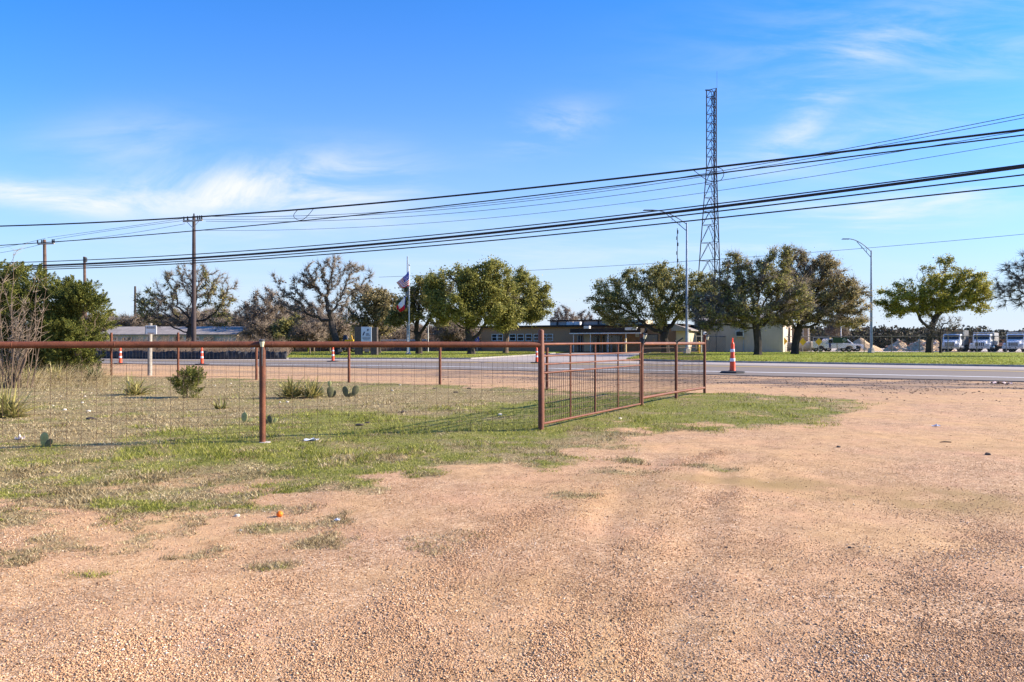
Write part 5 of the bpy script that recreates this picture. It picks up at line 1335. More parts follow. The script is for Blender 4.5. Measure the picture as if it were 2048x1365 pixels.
# ---------------------------------------------------------------- chain link fences
def chain_fence(label, pts, h_, loc_px, step=3.0, arms=True, mw_=.011, n_d=.32):
    t = thing('chain_link_fence', label, 'fence', (pts[0][0], pts[0][1], .1)); fm = M('fence_steel', (.24, .22, .20), .7, (.14, .125, .115), 2)
    top = MB(); mesh = MB()
    o = Vector(t.location)
    for i in range(len(pts)-1):
        a = Vector((*pts[i], .1))-o; b = Vector((*pts[i+1], .1))-o; L_ = (b-a).length; d = (b-a)/L_; n = max(1, round(L_/step))
        for k in range(n+(i == len(pts)-2)):
            q = a+d*(L_*k/n); mb = MB().tube([q, q+Vector((0, 0, h_))], .055, 6)
            if arms: mb.tube([q+Vector((0, 0, h_)), q+Vector((-.22, -.12, h_+.26))], .04, 5)
            mb.build('post', fm, t, local=True)
        top.tube([a+Vector((0, 0, h_-.03)), b+Vector((0, 0, h_-.03))], .05, 6)
        if arms:
            for q in (.5, 1.0): top.tube([a+Vector((-.22*q, -.12*q, h_+.26*q)), b+Vector((-.22*q, -.12*q, h_+.26*q))], .006, 3, caps=False)
        s_ = -h_
        while s_ < L_:
            for sg_ in (0, 1):
                u0, u1 = max(0, s_), min(L_, s_+h_)
                if u1 > u0:
                    z0_, z1_ = (u0-s_), (u1-s_)
                    if sg_: z0_, z1_ = h_-z0_, h_-z1_
                    mesh.tube([a+d*u0+Vector((0, 0, z0_)), a+d*u1+Vector((0, 0, z1_))], mw_, 3, caps=False)
            s_ += n_d
    top.build('top_rail', fm, t, local=True); mesh.build('mesh', fm, t, local=True)
    return t
chain_fence('long chain link fence with barbed wire arms before the warehouse and trucks', [((1392-CX)/F*88, 88), (30, 91.5), (40, 91.5), (66, 86), (84, 78)], 2.1, 0, 3.4)
chain_fence('darker chain link fence along the back of the left lawn', [((560-CX)/F*97, 97), ((760-CX)/F*99, 99), ((960-CX)/F*100, 100)], 1.55, 0, 3.0, False)
fm2 = M('gate_steel', (.10, .10, .105), .6, (.07, .07, .075), 2)
gx_, gy_ = (1511-CX)/F*90.5, 90.5
t = thing('chain_link_gate', 'narrow steel framed gate in the chain link fence left of the straight oak trunk', 'gate', (gx_, gy_, .1))
w_ = 26/F*90.5; mb = MB()
for x_ in (-w_/2, w_/2): mb.tube([(x_, 0, 0), (x_, 0, 2.6)], .06, 6)
mb.tube([(-w_/2, 0, 2.1), (w_/2, 0, 2.1)], .035, 6); mb.tube([(-w_/2, 0, .2), (w_/2, 0, .2)], .035, 6); mb.build('frame', fm2, t, local=True)
MB().tube([(-w_/2, 0, .3), (w_/2, 0, 2.0)], .022, 5).build('brace', fm2, t, local=True)
# yellow diamond signs, white sign, banner
for px, py, lab in ((1568, 683, 'yellow diamond sign in front of the lit end wall of the warehouse, leftmost of three'), (1605.5, 684, 'yellow diamond sign right of the brown oak trunk, before the pale tank'), (1637.5, 684, 'yellow diamond sign on the fence before the white utility truck')):
    Yd = 89; t = thing('diamond_sign', lab, 'sign', ((px-CX)/F*Yd, Yd, .1), 0, 'yellow diamond signs along the yard fence')
    z_ = H+(HY-py)/F*Yd-.1; MB().tube([(0, .04, 0), (0, .04, z_+.3)], .03, 5).build('post', steel, t, local=True)
    MB().prism([(-.46, z_), (0, z_-.5), (.46, z_), (0, z_+.5)], -.02, .015).build('board', yellow, t, local=True)
t = thing('notice_board', 'small white notice board hung on the chain link fence before the warehouse', 'sign', ((1552-CX)/F*89.5, 89.5, H+(HY-688)/F*89.5))
MB().box((0, 0, .3), (.72, .03, .55)).build('board', white_d, t, local=True)
mb = MB()
for k in range(4): mb.box((0, -.02, .42-.08*k), (.5, .008, .025))
mb.build('lettering_lines', dark_m, t, local=True)
bY = 90.3; t = thing('fence_banner', 'dark green banner with a pale diamond hung on the fence before the white utility truck', 'banner', ((1680-CX)/F*bY, bY, H+(HY-686)/F*bY))
MB().box((0, 0, .35), (1.9, .03, .72)).build('board', M('banner_green', (.045, .085, .045), .7, (.03, .055, .03), 5), t, local=True)
mb = MB()
for a, b in (((.28, .35), (.56, .62)), ((.56, .62), (.84, .35)), ((.84, .35), (.56, .08)), ((.56, .08), (.28, .35)), ((.43, .35), (.56, .48)), ((.56, .48), (.69, .35)), ((.69, .35), (.56, .22)), ((.56, .22), (.43, .35))):
    mb.tube([(a[0], -.025, a[1]), (b[0], -.025, b[1])], .02, 4)
mb.build('diamond_mark', white_d, t, local=True)
t = thing('no_trespass_sign', 'small white sign on the back fence left of the forked bare oak', 'sign', ((620.5-CX)/F*96.5, 96.5, .1)); z_ = H+(HY-675.5)/F*96.5-.1
MB().box((0, 0, z_), (.38, .03, .42)).build('board', white_p, t, local=True); MB().tube([(0, .03, 0), (0, .03, z_+.2)], .03, 5).build('post', steel, t, local=True)

def bollard(label, px, Y, y1, r, m, grp=None):
    zt = H+(HY-y1)/F*Y-.1; t = thing('bollard', label, 'bollard', ((px-CX)/F*Y, Y, .1), 0, grp)
    MB().lathe([(r, 0), (r, zt-r*.5), (r*.7, zt-.02), (0, zt)], n=12).build('tube', m, t, local=True, smooth=True)
    MB().lathe([(r+.004, zt*.72), (r+.004, zt*.82)], n=12).build('band', white_d, t, local=True)
bollard('thick yellow bollard right of the nearest street lamp', 1397.7, 78, 683, .14, yellow)
bollard('pale yellow bollard in front of the entrance canopy', 1251.5, 84, 677, .11, M('faded_yellow', (.70, .52, .25), .6, (.6, .45, .22), 4))
mast('thin white pole beside the thick yellow bollard', 1402.8, 80, 659, 700, .05, trim_w)
t = thing('fire_hydrant', 'yellow fire hydrant on the lawn beyond the road', 'hydrant', (*g2(617, 705.5), .1))
MB().lathe([(.16, 0), (.16, .06), (.11, .08), (.11, .6), (.14, .62), (.14, .66), (.10, .76), (.0, .82)], n=12).build('body', M('hydrant_yellow', (.72, .68, .05), .5, (.6, .56, .04), 5), t, local=True, smooth=True)
MB().tube([(-.2, 0, .45), (.2, 0, .45)], .06, 8).build('nozzle', yellow, t, local=True)
for px, lab, m in ((505, 'small pale blue utility pedestal behind the silt fence', M('pedestal_blue', (.30, .42, .62), .6)), (535, 'small white utility pedestal behind the right end of the silt fence', white_d)):
    t = thing('utility_pedestal', lab, 'utility box', ((px-CX)/F*60, 60, 0)); MB().box((0, 0, .5), (.3, .25, 1.0)).build('cabinet', m, t, local=True, bevel=.02); MB().box((0, 0, 1.03), (.34, .29, .06)).build('lid', dark_m, t, local=True)
t = thing('transformer', 'grey electrical cabinets behind the straight oak trunk', 'electrical cabinet', ((1532-CX)/F*90.5, 90.8, .1))
MB().box((0, 0, .75), (.9, .6, 1.5)).build('cabinet', steel, t, local=True, bevel=.02); MB().box((.75, 0, .6), (.5, .5, 1.2)).build('cabinet', dark_m, t, local=True, bevel=.02); MB().box((.1, -.32, 1.1), (.35, .03, .4)).build('plate', white_d, t, local=True)

# tanks and gravel piles
def tank(label, px, py, Y, L_, r, m):
    t = thing('tank', label, 'tank', ((px-CX)/F*Y, Y, .1), TH)
    P = [(-L_/2, 0, r+.15), (-L_/2+.12, 0, r+.15), (-L_/2+.3, 0, r+.15), (L_/2-.3, 0, r+.15), (L_/2-.12, 0, r+.15), (L_/2, 0, r+.15)]
    MB().tube(P, [r*.45, r*.85, r, r, r*.85, r*.45], 16).build('shell', m, t, local=True, smooth=True)
    for s_ in (-.3, .3): MB().box((L_*s_, 0, .12), (.2, r*1.4, .24)).build('cradle', conc, t, local=True)
tank('pale grey horizontal tank right of the brown oak trunk', 1611, 0, 94, 2.3, .62, M('tank_grey', (.42, .40, .37), .6, (.30, .29, .27), 2))
tank('darker horizontal tank half hidden left of the brown oak trunk', 1577, 0, 95, 1.6, .58, M('tank_dark', (.15, .15, .15), .6, (.10, .10, .10), 2))
def pile(label, specs, Y, m, seed, extra=None):
    t = thing('gravel_pile', label, 'gravel pile', ((specs[0][0]-CX)/F*Y, Y, .1), 0)
    n = 46; xs_ = np.linspace(-1, 1, n); X, Yv = np.meshgrid(xs_, xs_)
    W_ = max(abs(q[0]-specs[0][0])+q[2] for q in specs)*Y/F*1.15
    Xw, Yw = X*W_, Yv*W_*.8; Z = np.zeros_like(Xw)
    for (px, ptop, hw) in specs:
        cx_ = (px-specs[0][0])*Y/F; h_ = (705-ptop)*Y/F; w_ = hw*Y/F
        Z = np.maximum(Z, h_*(1-np.hypot(Xw-cx_, Yw*1.15)/w_*1.0))
    Z = np.minimum(Z, Z.max()*.93+.07*Z)
    Z = np.where(Z > 0, Z+(fbm(Xw*1.4+seed, Yw*1.4, seed, 4)-.5)*.45, 0); Z = np.maximum(Z, -.02)
    V = np.stack([Xw, Yw, Z], -1).reshape(-1, 3); i = (np.arange(n-1)[:, None]*n+np.arange(n-1)[None]).ravel()
    o = np_mesh('heap', V, np.stack([i, i+1, i+n+1, i+n], -1), m, smooth=True); o.parent = t
    if extra:
        cnt, mm = extra; rg = np.random.default_rng(seed); k = rg.choice(np.where(V[:, 2] > .05)[0], cnt); mb = MB()
        for q in k: mb.ico(tuple(V[q]+rg.normal(size=3)*.08), rg.uniform(.07, .2), (1, 1, .7), .25)
        tag(mb.build('rubble', mm, t, local=True), kind='stuff')
sand = M('sand', (.60, .41, .23), .95, (.46, .31, .175), 3, bmp=.6); rub = island('rubble_stone', [(0, (.32, .12, .08)), (.4, (.56, .34, .24)), (.7, (.66, .58, .50)), (1, (.86, .82, .76))], .9)
pile('tall tan sand heap behind the nose of the white utility truck', [(1722, 678.5, 40), (1700, 684, 30)], 104, sand, 3)
pile('smaller rubble heap with red and white stones, left one of the pair', [(1797, 683.5, 31)], 106, sand, 5, (90, rub))
pile('larger rubble heap running behind the yellow-green live oak trunk', [(1842, 680, 36), (1872, 684, 36)], 105, sand, 8, (200, rub))

# ---------------------------------------------------------------- vehicles
def wheel(parent, x, y, r, w, axis='y'):
    mb = MB()
    prof = [(-w/2, r*.80), (-w/2, r*.94), (-w*.3, r), (w*.3, r), (w/2, r*.94), (w/2, r*.80)]
    P = [(x, y+a, r) if axis == 'y' else (x+a, y, r) for a, _ in prof]
    o = mb.tube(P, [b for _, b in prof], 22).build('wheel', rubber, parent, local=True, smooth=True)
    s_ = -1
    c = [(x, y-w/2-.012, r), (x, y-w/2+.03, r)] if axis == 'y' else [(x-w/2-.012, y, r), (x-w/2+.03, y, r)]
    MB().tube(c, r*.52, 14).build('rim', chrome, o, local=True)
    c = [(x, y-w/2-.03, r), (x, y-w/2+.0, r)] if axis == 'y' else [(x-w/2-.03, y, r), (x-w/2, y, r)]
    MB().tube(c, r*.2, 10).build('hub', dark_m, o, local=True)
    return o
def pickup(label, px, Y, rz, L_=5.7, service=True, grp=None):
    """faces +x"""
    t = thing('utility_truck' if service else 'pickup_truck', label, 'truck', ((px-CX)/F*Y, Y, .1), rz, grp)
    w = 1.0
    body = [(-2.85, .55), (-2.85, 1.08), (.15, 1.10), (.2, 1.12), (1.45, 1.12), (2.55, 1.02), (2.82, .92), (2.88, .6), (2.86, .42), (2.55, .42), (2.45, .74), (2.1, .86), (1.7, .82), (1.45, .48), (-1.25, .48), (-1.4, .78), (-1.75, .88), (-2.1, .78), (-2.25, .5)]
    MB().prism(body, -w, w).build('body', white_p, t, local=True, bevel=.04)
    cab = [(-.95, 1.1), (-.85, 1.72), (-.65, 1.80), (.60, 1.80), (.80, 1.74), (1.42, 1.14)]
    cb = MB().prism(cab, -.88, .88).build('cab', white_p, t, local=True, bevel=.05)
    MB().prism([(-.72, 1.2), (-.66, 1.66), (-.15, 1.7), (-.15, 1.2)], -.9, .9).build('side_window', glass_d, cb, local=True)
    MB().prism([(-.05, 1.2), (-.05, 1.7), (.62, 1.70), (1.12, 1.2)], -.9, .9).build('side_window', glass_d, cb, local=True)
    MB().prism([(.86, 1.68), (.90, 1.72), (1.44, 1.19), (1.40, 1.15)], -.76, .76).build('windscreen', glass_d, cb, local=True)
    for x in (2.0, -1.78): 
        for s_ in (-1, 1): wheel(t, x, s_*.86, .40, .26)
    MB().box((2.9, 0, .58), (.1, 1.9, .22)).build('bumper', chrome, t, local=True, bevel=.03)
    MB().box((2.86, 0, .80), (.05, 1.1, .22)).build('grille', dark_m, t, local=True)
    for s_ in (-1, 1): MB().box((2.83, s_*.76, .84), (.1, .26, .18)).build('headlight', refl_w, t, local=True, bevel=.02)
    MB().box((1.05, -1.02, 1.25), (.10, .18, .18)).build('mirror', dark_m, t, local=True)
    if service:
        MB().box((-1.95, -.0, 1.28), (1.8, 2.06, .36)).build('service_box', white_p, t, local=True, bevel=.03)
        mb = MB()
        for x in (-2.75, -1.9, -1.05): mb.tube([(x, -.9, 1.46), (x, -.9, 1.95)], .03, 6)
        mb.tube([(-2.8, -.9, 1.95), (-.3, -.9, 1.95)], .03, 6); mb.tube([(-2.8, -.9, 1.46), (-1.9, -.9, 1.95)], .03, 6)
        mb.build('ladder_rack', steel, t, local=True)
        MB().box((-.55, -1.005, .86), (.28, .012, .62)).build('blue_stripe', M('stripe_blue', (.02, .03, .2), .4), t, local=True)
        MB().tube([(-.1, 0, 1.8), (-.1, 0, 1.93)], .12, 8).build('beacon', yellow, t, local=True)
    return t
pickup('white utility truck with ladder rack and blue stripe behind the chain link fence', 1662, 93.5, math.radians(-3))
pickup('white pickup behind the utility truck, only its nose showing in front of the sand heap', 1681, 98, math.radians(-14), service=False)
def dump_truck(label, px, Y, head, grille_kind=0, bed='white'):
    """local: front faces -y"""
    t = thing('dump_truck', label, 'truck', ((px-CX)/F*Y, Y, .1), head, 'white dump trucks parked behind the chain link fence')
    # hood with sloping top
    hood = [(-1.05, 1.38), (-1.10, .75), (0, .75), (0, 1.62), (-.2, 1.60)]
    mb = MB(); mb.prism([(-.02, .78), (-.02, 1.34), (.2, 1.45), (1.55, 1.66), (1.55, .78)], -.72, .72, 'x')
    hd = mb.build('hood', white_p, t, local=True, bevel=.07)
    for s_ in (-1, 1):
        MB().prism([(.10, .62), (.02, .95), (.12, 1.16), (.6, 1.2), (1.15, 1.08), (1.3, .62), (1.05, .62), (.85, .88), (.45, .88), (.28, .62)], s_*.70, s_*1.16, 'x').build('fender', white_p, t, local=True, bevel=.05)
        MB().box((s_*.93, .02, .95), (.26, .08, .20)).build('headlight', M('lamp_glass', (.55, .57, .6), .25, spec=.6), t, local=True, bevel=.02)
        wheel(t, s_*.98, .66, .50, .30, 'x'); 
        for k in (4.3, 5.5): wheel(t, s_*.95, k, .50, .52, 'x')
        m_ = MB().box((s_*1.36, 1.55, 1.95), (.16, .08, .42)).build('mirror', dark_m, t, local=True); MB().tube([(s_*.98, 1.6, 1.9), (s_*1.34, 1.56, 2.1)], .02, 5).build('mirror_arm', dark_m, m_, local=True)
    if grille_kind == 0:
        g_ = MB().box((0, -.04, 1.05), (1.05, .04, .50)).build('grille', dark_m, t, local=True, bevel=.01)
        mb = MB()
        for k in range(7): mb.box((0, -.065, .84+.07*k), (.95, .02, .035))
        mb.build('slats', chrome, g_, local=True)
    else:
        g_ = MB().box((0, -.035, 1.04), (1.06, .03, .52)).build('grille', white_p, t, local=True, bevel=.01)
        mb = MB()
        for k in range(5): mb.box((-.42+.21*k, -.058, 1.04), (.135, .02, .44))
        mb.build('slots', dark_m, g_, local=True)
    MB().box((0, -.12, .60), (2.35, .22, .30)).build('bumper', white_d if grille_kind else chrome, t, local=True, bevel=.03)
    mb = MB(); [mb.box((s_*.3, -.24, .60), (.14, .02, .10)) for s_ in (-1, 1)]; mb.build('tow_hooks', dark_m, t, local=True)
    cab = MB().prism([(1.35, .9), (1.35, 1.62), (1.62, 2.32), (1.85, 2.42), (2.95, 2.42), (3.0, .9)], -1.02, 1.02, 'x').build('cab', white_p, t, local=True, bevel=.07)
    MB().prism([(1.385, 1.70), (1.365, 1.72), (1.585, 2.29), (1.605, 2.27)], -.86, .86, 'x').build('windscreen', glass_d, cab, local=True)
    mb = MB(); mb.tube([(-.3, 1.37, 1.72), (-.05, 1.50, 2.05)], .012, 4); mb.tube([(.3, 1.37, 1.72), (.5, 1.50, 2.05)], .012, 4); mb.build('wipers', dark_m, cab, local=True)
    for s_ in (-1, 1): MB().box((s_*1.03, 2.3, 1.95), (.02, .8, .55)).build('side_window', glass_d, cab, local=True)
    for x in (-.6, 0, .6): MB().box((x, 1.95, 2.45), (.16, .08, .06)).build('marker_light', yellow, cab, local=True)
    MB().box((0, 4.2, .72), (.9, 5.2, .3)).build('chassis', dark_m, t, local=True)
    bm_ = {'white': white_d, 'grey': M('bed_grey', (.30, .29, .28), .6, (.22, .21, .20), 2), 'yellow': yellow}[bed]
    zt = 2.62 if bed != 'grey' else 2.95
    mb = MB(); mb.box((0, 5.0, .98), (2.3, 3.7, .12))
    for s_ in (-1, 1): mb.box((s_*1.15, 5.0, (1.0+zt)/2), (.10, 3.7, zt-1.0))
    mb.box((0, 3.18, (1.0+zt)/2), (2.4, .10, zt-1.0)); mb.box((0, 6.85, (1.0+zt)/2-.1), (2.2, .1, zt-1.2))
    for s_ in (-1, 1):
        for k in range(5): mb.box((s_*1.22, 3.5+.75*k, (1.0+zt)/2), (.06, .12, zt-1.05))
    bd_ = mb.build('dump_bed', bm_, t, local=True)
    MB().box((0, 2.75 if bed == 'grey' else 3.0, zt+.03), (2.35, 1.0 if bed == 'grey' else .4, .08)).build('cab_shield', dark_m if bed == 'grey' else white_d, bd_, local=True)
    MB().tube([(1.15, 3.1, .55), (1.15, 3.1, 2.7), (1.2, 3.1, 2.9)], .06, 8).build('exhaust', chrome, t, local=True, smooth=True)
    MB().tube([(1.08, 1.9, .6), (1.08, 2.9, .6)], .24, 10).build('fuel_tank', chrome, t, local=True, smooth=True)
    return t
dump_truck('white dump truck with a wide slatted chrome grille, leftmost behind the small sapling', 1898.5, 92, math.radians(-42), 0, 'grey')
dump_truck('white dump truck with vertical grille slots, middle one of the three', 1959, 92, math.radians(-43), 1, 'white')
dump_truck('white dump truck cut by the right edge of the view', 2026, 90, math.radians(-46), 1, 'white')
bx_, by_ = (1931-CX)/F*98, 98
t = thing('spreader_frame', 'rusty and yellow equipment frame between the leftmost and the middle dump truck', 'equipment', (bx_, by_, .1), -.3)
mb = MB()
for x in (-1.0, -.3, .5, 1.2): mb.tube([(x, 0, 0), (x, 0, 1.9)], .05, 6)
for z in (.5, 1.2, 1.85): mb.tube([(-1.1, 0, z), (1.3, 0, z)], .045, 6)
mb.build('frame', rust, t, local=True); MB().prism([(-1.7, .9), (-.9, .9), (-.8, 2.1), (-1.9, 2.1)], -.5, .5).build('hopper', yellow, t, local=True)
t = thing('spreader_frame', 'rusty equipment frame between the middle dump truck and the right edge one', 'equipment', ((1996-CX)/F*99, 99, .1), -.3)
mb = MB()
for x in (-.9, -.2, .6, 1.1): mb.tube([(x, 0, 0), (x, 0, 1.7)], .05, 6)
for z in (.4, 1.0, 1.65): mb.tube([(-1.0, 0, z), (1.2, 0, z)], .045, 6)
mb.build('frame', rust, t, local=True); MB().box((0, .3, 1.0), (1.6, .6, .5)).build('hopper', M('rust_pale', (.42, .24, .15), .8, (.28, .15, .10), 3), t, local=True)

# yellow backhoe left of the sign
bY = 88; t = thing('backhoe', 'yellow backhoe with open cab frame left of the sign pillars', 'backhoe', ((701-CX)/F*bY, bY, .1), 0)
s = bY/F
MB().box((0, 0, .95), (1.5, 1.0, .5)).build('body', yellow, t, local=True, bevel=.05)
MB().box((-.1, -.1, 1.42), (1.1, .8, .42)).build('engine_cover', yellow, t, local=True, bevel=.05)
MB().tube([(.35, -.3, 1.6), (.2, -.3, 2.2)], .07, 6).build('lever_console', yellow, t, local=True)
cf = MB()
for x in (.08, .62):
    for y in (-.4, .4): cf.tube([(x, y, 1.1), (x, y, 2.62)], .075, 6)
cf.box((.35, 0, 2.66), (.78, 1.0, .10)); cf.build('cab_frame', M('cream_frame', (.72, .52, .22), .5, (.6, .42, .18), 4), t, local=True)
MB().box((-.62, -.2, 1.85), (.55, .4, .75), taper=.8).build('bucket', M('bucket_blue', (.03, .05, .12), .6, (.02, .03, .07), 5), t, local=True, bevel=.03)
MB().tube([(-.2, 0, 1.1), (-.5, -.1, 1.3), (-.6, -.1, 1.6)], .08, 6).build('boom', yellow, t, local=True)
for x, r in ((-.55, .32), (.5, .45)):
    for y in (-.5, .5): wheel(t, x, y, r, .3)
MB().box((.3, 0, 1.3), (.35, .4, .35)).build('seat', dark_m, t, local=True, bevel=.03)
# a low metal carport roof right of the forked oak and a stub sign near the brick building are small shapes far off
t = thing('carport', 'low flat carport roof on thin posts behind the forked bare oak', 'carport', ((650-CX)/F*100, 100, .1))
MB().box((0, 0, 1.9), (2.1, 1.8, .1)).build('roof', white_d, t, local=True)
for x in (-.9, .9):
    for y in (-.8, .8): MB().tube([(x, y, 0), (x, y, 1.86)], .05, 6).build('post', steel, t, local=True)

# ---------------------------------------------------------------- small things lying about
b = gb(559.5, 1031); t = thing('ball', 'small bright orange ball lying in the thin grass in the foreground', 'ball', (b[0], b[1], b[2]+.018))
MB().ico((0, 0, 0), .0225, (1, 1, .93), sub=3).build('shell', M('ball_orange', (.95, .22, .01), .5, (.85, .15, .01), 60), t, local=True, smooth=True)
MB().tube([(.012*math.cos(a), .0, .018) if 0 else (.0228*math.cos(a), .0228*math.sin(a), 0) for a in [i*PI/12 for i in range(25)]], .0009, 4).build('seam', orange, t, local=True)
def scrap(name, label, cat, px, py, w, d, h_, m, seed):
    b = gb(px, py); rg = random.Random(seed); n = 7; mb = MB(); vs = []
    for j in range(n):
        for i in range(n): vs.append((b[0]+(i/(n-1)-.5)*w+rg.gauss(0, w*.03), b[1]+(j/(n-1)-.5)*d+rg.gauss(0, d*.05), b[2]+.006+abs(rg.gauss(0, h_))))
    mb.v = vs; mb.f = [(j*n+i, j*n+i+1, (j+1)*n+i+1, (j+1)*n+i) for j in range(n-1) for i in range(n-1)]
    o = mb.build(name, m); s_ = o.modifiers.new('t', 'SOLIDIFY'); s_.thickness = .002; tag(o, label, cat)
paper = M('litter_white', (.72, .73, .78), .7, (.55, .56, .62), 30)
scrap('litter', 'crumpled white wrapper in the grass right of the lamp post', 'litter', 622, 882, .16, .10, .014, paper, 1)
scrap('litter', 'white scrap on the gravel at the right, below the grass tongue', 'litter', 1872, 855, .10, .06, .010, paper, 2)
scrap('litter', 'small white scrap in the thin grass right of the orange ball', 'litter', 675, 1041, .035, .03, .006, paper, 3)
scrap('litter', 'white crumpled scrap behind the near wire mesh left of the prickly pear', 'litter', 40, 878, .10, .06, .022, M('litter_cream', (.70, .58, .50), .7, (.6, .5, .42), 20), 4)
scrap('litter', 'pinkish scrap at the road edge on the right', 'litter', 2003, 768, .55, .3, .03, M('litter_pink', (.60, .42, .40), .7, (.4, .28, .27), 10), 5)
def rock(name, label, cat, px, py, r, m, sc=(1, .8, .6), seed=0):
    b = gb(px, py); random.seed(seed); mb = MB().ico((0, 0, 0), r, sc, .18, 2); mb.v = [(v[0]+b[0], v[1]+b[1], v[2]+b[2]+r*sc[2]*.4) for v in mb.v]
    o = mb.build(name, m); tag(o, label, cat); return o
st_d = M('dark_stone', (.10, .075, .06), .9, (.05, .04, .035), 20); st_w = M('pale_stone', (.66, .58, .46), .9, (.5, .43, .34), 14)
rock('stone', 'dark stone on the gravel at the far right, near the stick', 'stone', 1975, 913, .030, st_d, seed=1)
rock('stone', 'dark stone on the gravel in the middle of the drive', 'stone', 1699, 1093, .0115, st_d, seed=2)
rock('stone', 'dark stone on the gravel below the tongue of grass', 'stone', 1677, 900, .022, st_d, seed=3)
rock('stone', 'smaller dark stone on the gravel left of centre of the drive', 'stone', 1452, 1094, .010, st_d, seed=4)
for i, (px, py, r) in enumerate(((130, 820, .035), (165, 807, .03), (178, 822, .04), (170, 793, .028), (106, 812, .025), (123, 793, .02), (183, 787, .022), (462, 768, .03), (430, 772, .03), (785, 782, .035), (800, 771, .04), (475, 1028, .02), (483, 1059, .012), (1080, 800, .05), (1240, 838, .03), (1000, 832, .04), (575, 806, .03), (560, 806, .025))):
    o = rock('pale_stone', 'small pale limestone lying in the grass of the weedy plot', 'stone', px, py, r, st_w, seed=10+i); o['group'] = 'pale stones scattered in the grass'
for i, (px, py, r) in enumerate(((182, 836, .06), (720, 854, .045), (735, 849, .035), (805, 826, .06), (745, 838, .03), (912, 785, .05), (938, 778, .05), (870, 778, .035))):
    o = rock('dirt_clod', 'dark brown clod of dirt lying in the grass of the weedy plot', 'dirt clod', px, py, r, st_d, (1.3, .8, .45), 50+i); o['group'] = 'dark clods scattered in the grass'
b = gb(1890, 889); mb = MB().tube([(b[0]-.065, b[1], b[2]+.008), (b[0]-.01, b[1]+.004, b[2]+.012), (b[0]+.07, b[1]-.006, b[2]+.010)], [.004, .0075, .006], 6); o = mb.build('stick', wood_dark, smooth=True); tag(o, 'short dark stick lying on the gravel at the right', 'stick')
b = gb(1740, 1000)
SKY_SAT = 1.6; SKY_TINT = (.60, .93, 1.28); SKY_STR = .105; EXPO = 1.2
MID_K = 4.2; MID_A = .97; MID_C = (1.35, 2.42, 4.2)
HORIZ_K = 6.2; HORIZ_A = .97; HORIZ_C = (3.6, 3.92, 4.3); CLOUD_C = (4.1, 4.2, 4.4)
# ---------------------------------------------------------------- camera, sun, sky
cam = bpy.data.cameras.new('camera'); co_ = bpy.data.objects.new('camera', cam); C.objects.link(co_)
cam.lens = 24.0; cam.sensor_width = 36.0; cam.clip_end = 8000; cam.clip_start = .05
cam.shift_y = (HY-682.5)/2048.0
co_.location = (0, 0, H); co_.rotation_euler = (PI/2, 0, 0)
bpy.context.scene.camera = co_
AZ, EL = math.radians(84), math.radians(27)
sun = bpy.data.lights.new('sun', 'SUN'); sun.energy = 5.0; sun.angle = math.radians(.53); sun.color = (1.0, .88, .73)
so = bpy.data.objects.new('sun', sun); C.objects.link(so)
sd_ = Vector((math.sin(AZ)*math.cos(EL), math.cos(AZ)*math.cos(EL), math.sin(EL)))
so.rotation_euler = (-sd_).to_track_quat('-Z', 'Y').to_euler(); so.location = (20, -10, 30)
w = bpy.data.worlds.new('World'); bpy.context.scene.world = w; w.use_nodes = True
N = w.node_tree.nodes; L = w.node_tree.links; bg = N['Background']
sky = N.new('ShaderNodeTexSky'); sky.sky_type = 'NISHITA'; sky.sun_disc = False; sky.sun_elevation = EL; sky.sun_rotation = AZ
sky.air_density = 1.0; sky.dust_density = .6; sky.ozone_density = 2.2
hs_ = N.new('ShaderNodeHueSaturation'); hs_.inputs['Saturation'].default_value = SKY_SAT; hs_.inputs['Value'].default_value = 1.0; L.new(sky.outputs[0], hs_.inputs['Color'])
tc = N.new('ShaderNodeTexCoord'); sp = N.new('ShaderNodeSeparateXYZ'); L.new(tc.outputs['Generated'], sp.inputs[0])
def mth(op, a, b=None, c=None, clamp=False):
    n = N.new('ShaderNodeMath'); n.operation = op; n.use_clamp = clamp
    for i, q in enumerate((a, b, c)):
        if q is None: continue
        if isinstance(q, bpy.types.NodeSocket): L.new(q, n.inputs[i])
        else: n.inputs[i].default_value = q
    return n.outputs[0]
yy = mth('MAXIMUM', mth('ABSOLUTE', sp.outputs[1]), .08)
u = mth('DIVIDE', sp.outputs[0], yy); v = mth('DIVIDE', sp.outputs[2], yy)
def wisp(rot, sx_, sy_, scale, lo, hi, seed, detail=7, dist=.6):
    cb = N.new('ShaderNodeCombineXYZ'); L.new(u, cb.inputs[0]); L.new(v, cb.inputs[1]); cb.inputs[2].default_value = seed
    mp = N.new('ShaderNodeMapping'); mp.inputs['Rotation'].default_value = (0, 0, rot); mp.inputs['Scale'].default_value = (sx_, sy_, 1); L.new(cb.outputs[0], mp.inputs[0])
    n = noise(N, L, scale, detail, .62, mp.outputs[0], dist)
    mr_ = N.new('ShaderNodeMapRange'); mr_.interpolation_type = 'SMOOTHSTEP'; L.new(n, mr_.inputs[0]); mr_.inputs[1].default_value = lo; mr_.inputs[2].default_value = hi
    return mr_.outputs[0]
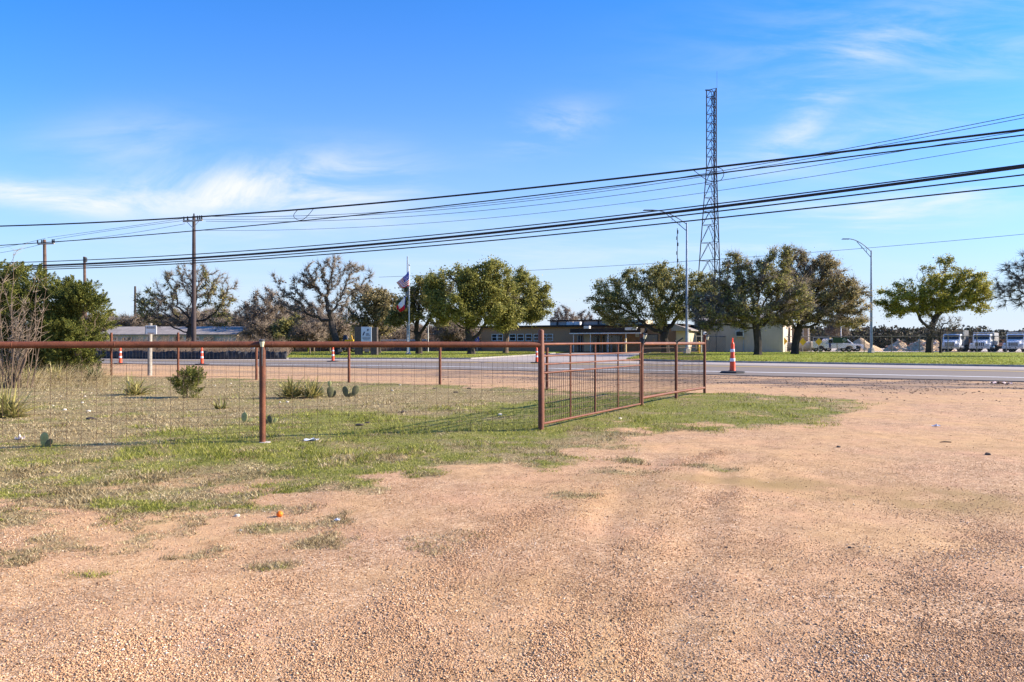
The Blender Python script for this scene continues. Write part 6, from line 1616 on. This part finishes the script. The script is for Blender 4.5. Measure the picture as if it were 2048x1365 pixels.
def blob(px, py, rx, ry, amp, rot=0.0):
    cu, cv_ = (px-CX)/F, (HY-py)/F; c, s_ = math.cos(rot), math.sin(rot)
    du = mth('SUBTRACT', u, cu); dv = mth('SUBTRACT', v, cv_)
    a = mth('DIVIDE', mth('ADD', mth('MULTIPLY', du, c), mth('MULTIPLY', dv, s_)), rx/F); b = mth('DIVIDE', mth('SUBTRACT', mth('MULTIPLY', dv, c), mth('MULTIPLY', du, s_)), ry/F)
    r2 = mth('ADD', mth('MULTIPLY', a, a), mth('MULTIPLY', b, b))
    return mth('MULTIPLY', mth('POWER', 2.718, mth('MULTIPLY', r2, -1.0)), amp)
def addall(L_):
    o = L_[0]
    for q in L_[1:]: o = mth('ADD', o, q)
    return o
w1 = wisp(.12, 1.0, 3.2, 3.6, .30, .66, 1.3); w2 = wisp(.5, .8, 3.6, 5.5, .34, .74, 6.9, detail=9, dist=.45); w3 = wisp(.15, .7, 6.0, 3.0, .42, .75, 8.2)
m1 = addall([blob(665, 372, 170, 62, 1.15, .05), blob(450, 385, 170, 45, 1.1), blob(70, 392, 170, 26, 1.2, -.12), blob(260, 400, 130, 40, .45), blob(230, 290, 170, 60, .35, .1)])
m2 = addall([blob(1100, 258, 95, 40, .6, .3), blob(1850, 90, 380, 120, .36, .1), blob(1700, 120, 150, 50, .3, .5), blob(1590, 265, 90, 35, .55, .7), blob(1700, 290, 220, 45, .35, .2)])
m3 = addall([blob(1750, 425, 330, 55, .95, .2), blob(1250, 470, 300, 60, .35, .1), blob(700, 480, 500, 50, .45), blob(1500, 330, 200, 60, .3, .2), blob(1200, 570, 900, 50, .3)])
cl = mth('ADD', mth('ADD', mth('MULTIPLY', w1, m1), mth('MULTIPLY', w2, m2)), mth('MULTIPLY', w3, m3), clamp=True)
# pale air low over the horizon
def fall(k, a): return mth('MULTIPLY', mth('POWER', 2.718, mth('MULTIPLY', mth('MAXIMUM', v, 0.0), -k)), a, clamp=True)
c0 = mixc(N, L, fall(MID_K, MID_A), mixc(N, L, 1.0, hs_.outputs[0], SKY_TINT, 'MULTIPLY'), MID_C)
c0 = mixc(N, L, fall(HORIZ_K, HORIZ_A), c0, HORIZ_C)
c1 = mixc(N, L, mth('MULTIPLY', cl, .95), c0, CLOUD_C)
L.new(c1, bg.inputs[0]); bg.inputs[1].default_value = SKY_STR
sc = bpy.context.scene
sc.view_settings.view_transform = 'Standard'; sc.view_settings.look = 'None'; sc.view_settings.gamma = 1; sc.view_settings.exposure = EXPO
sc.render.engine = 'CYCLES'; sc.cycles.max_bounces = 5; sc.cycles.diffuse_bounces = 2; sc.cycles.transparent_max_bounces = 4
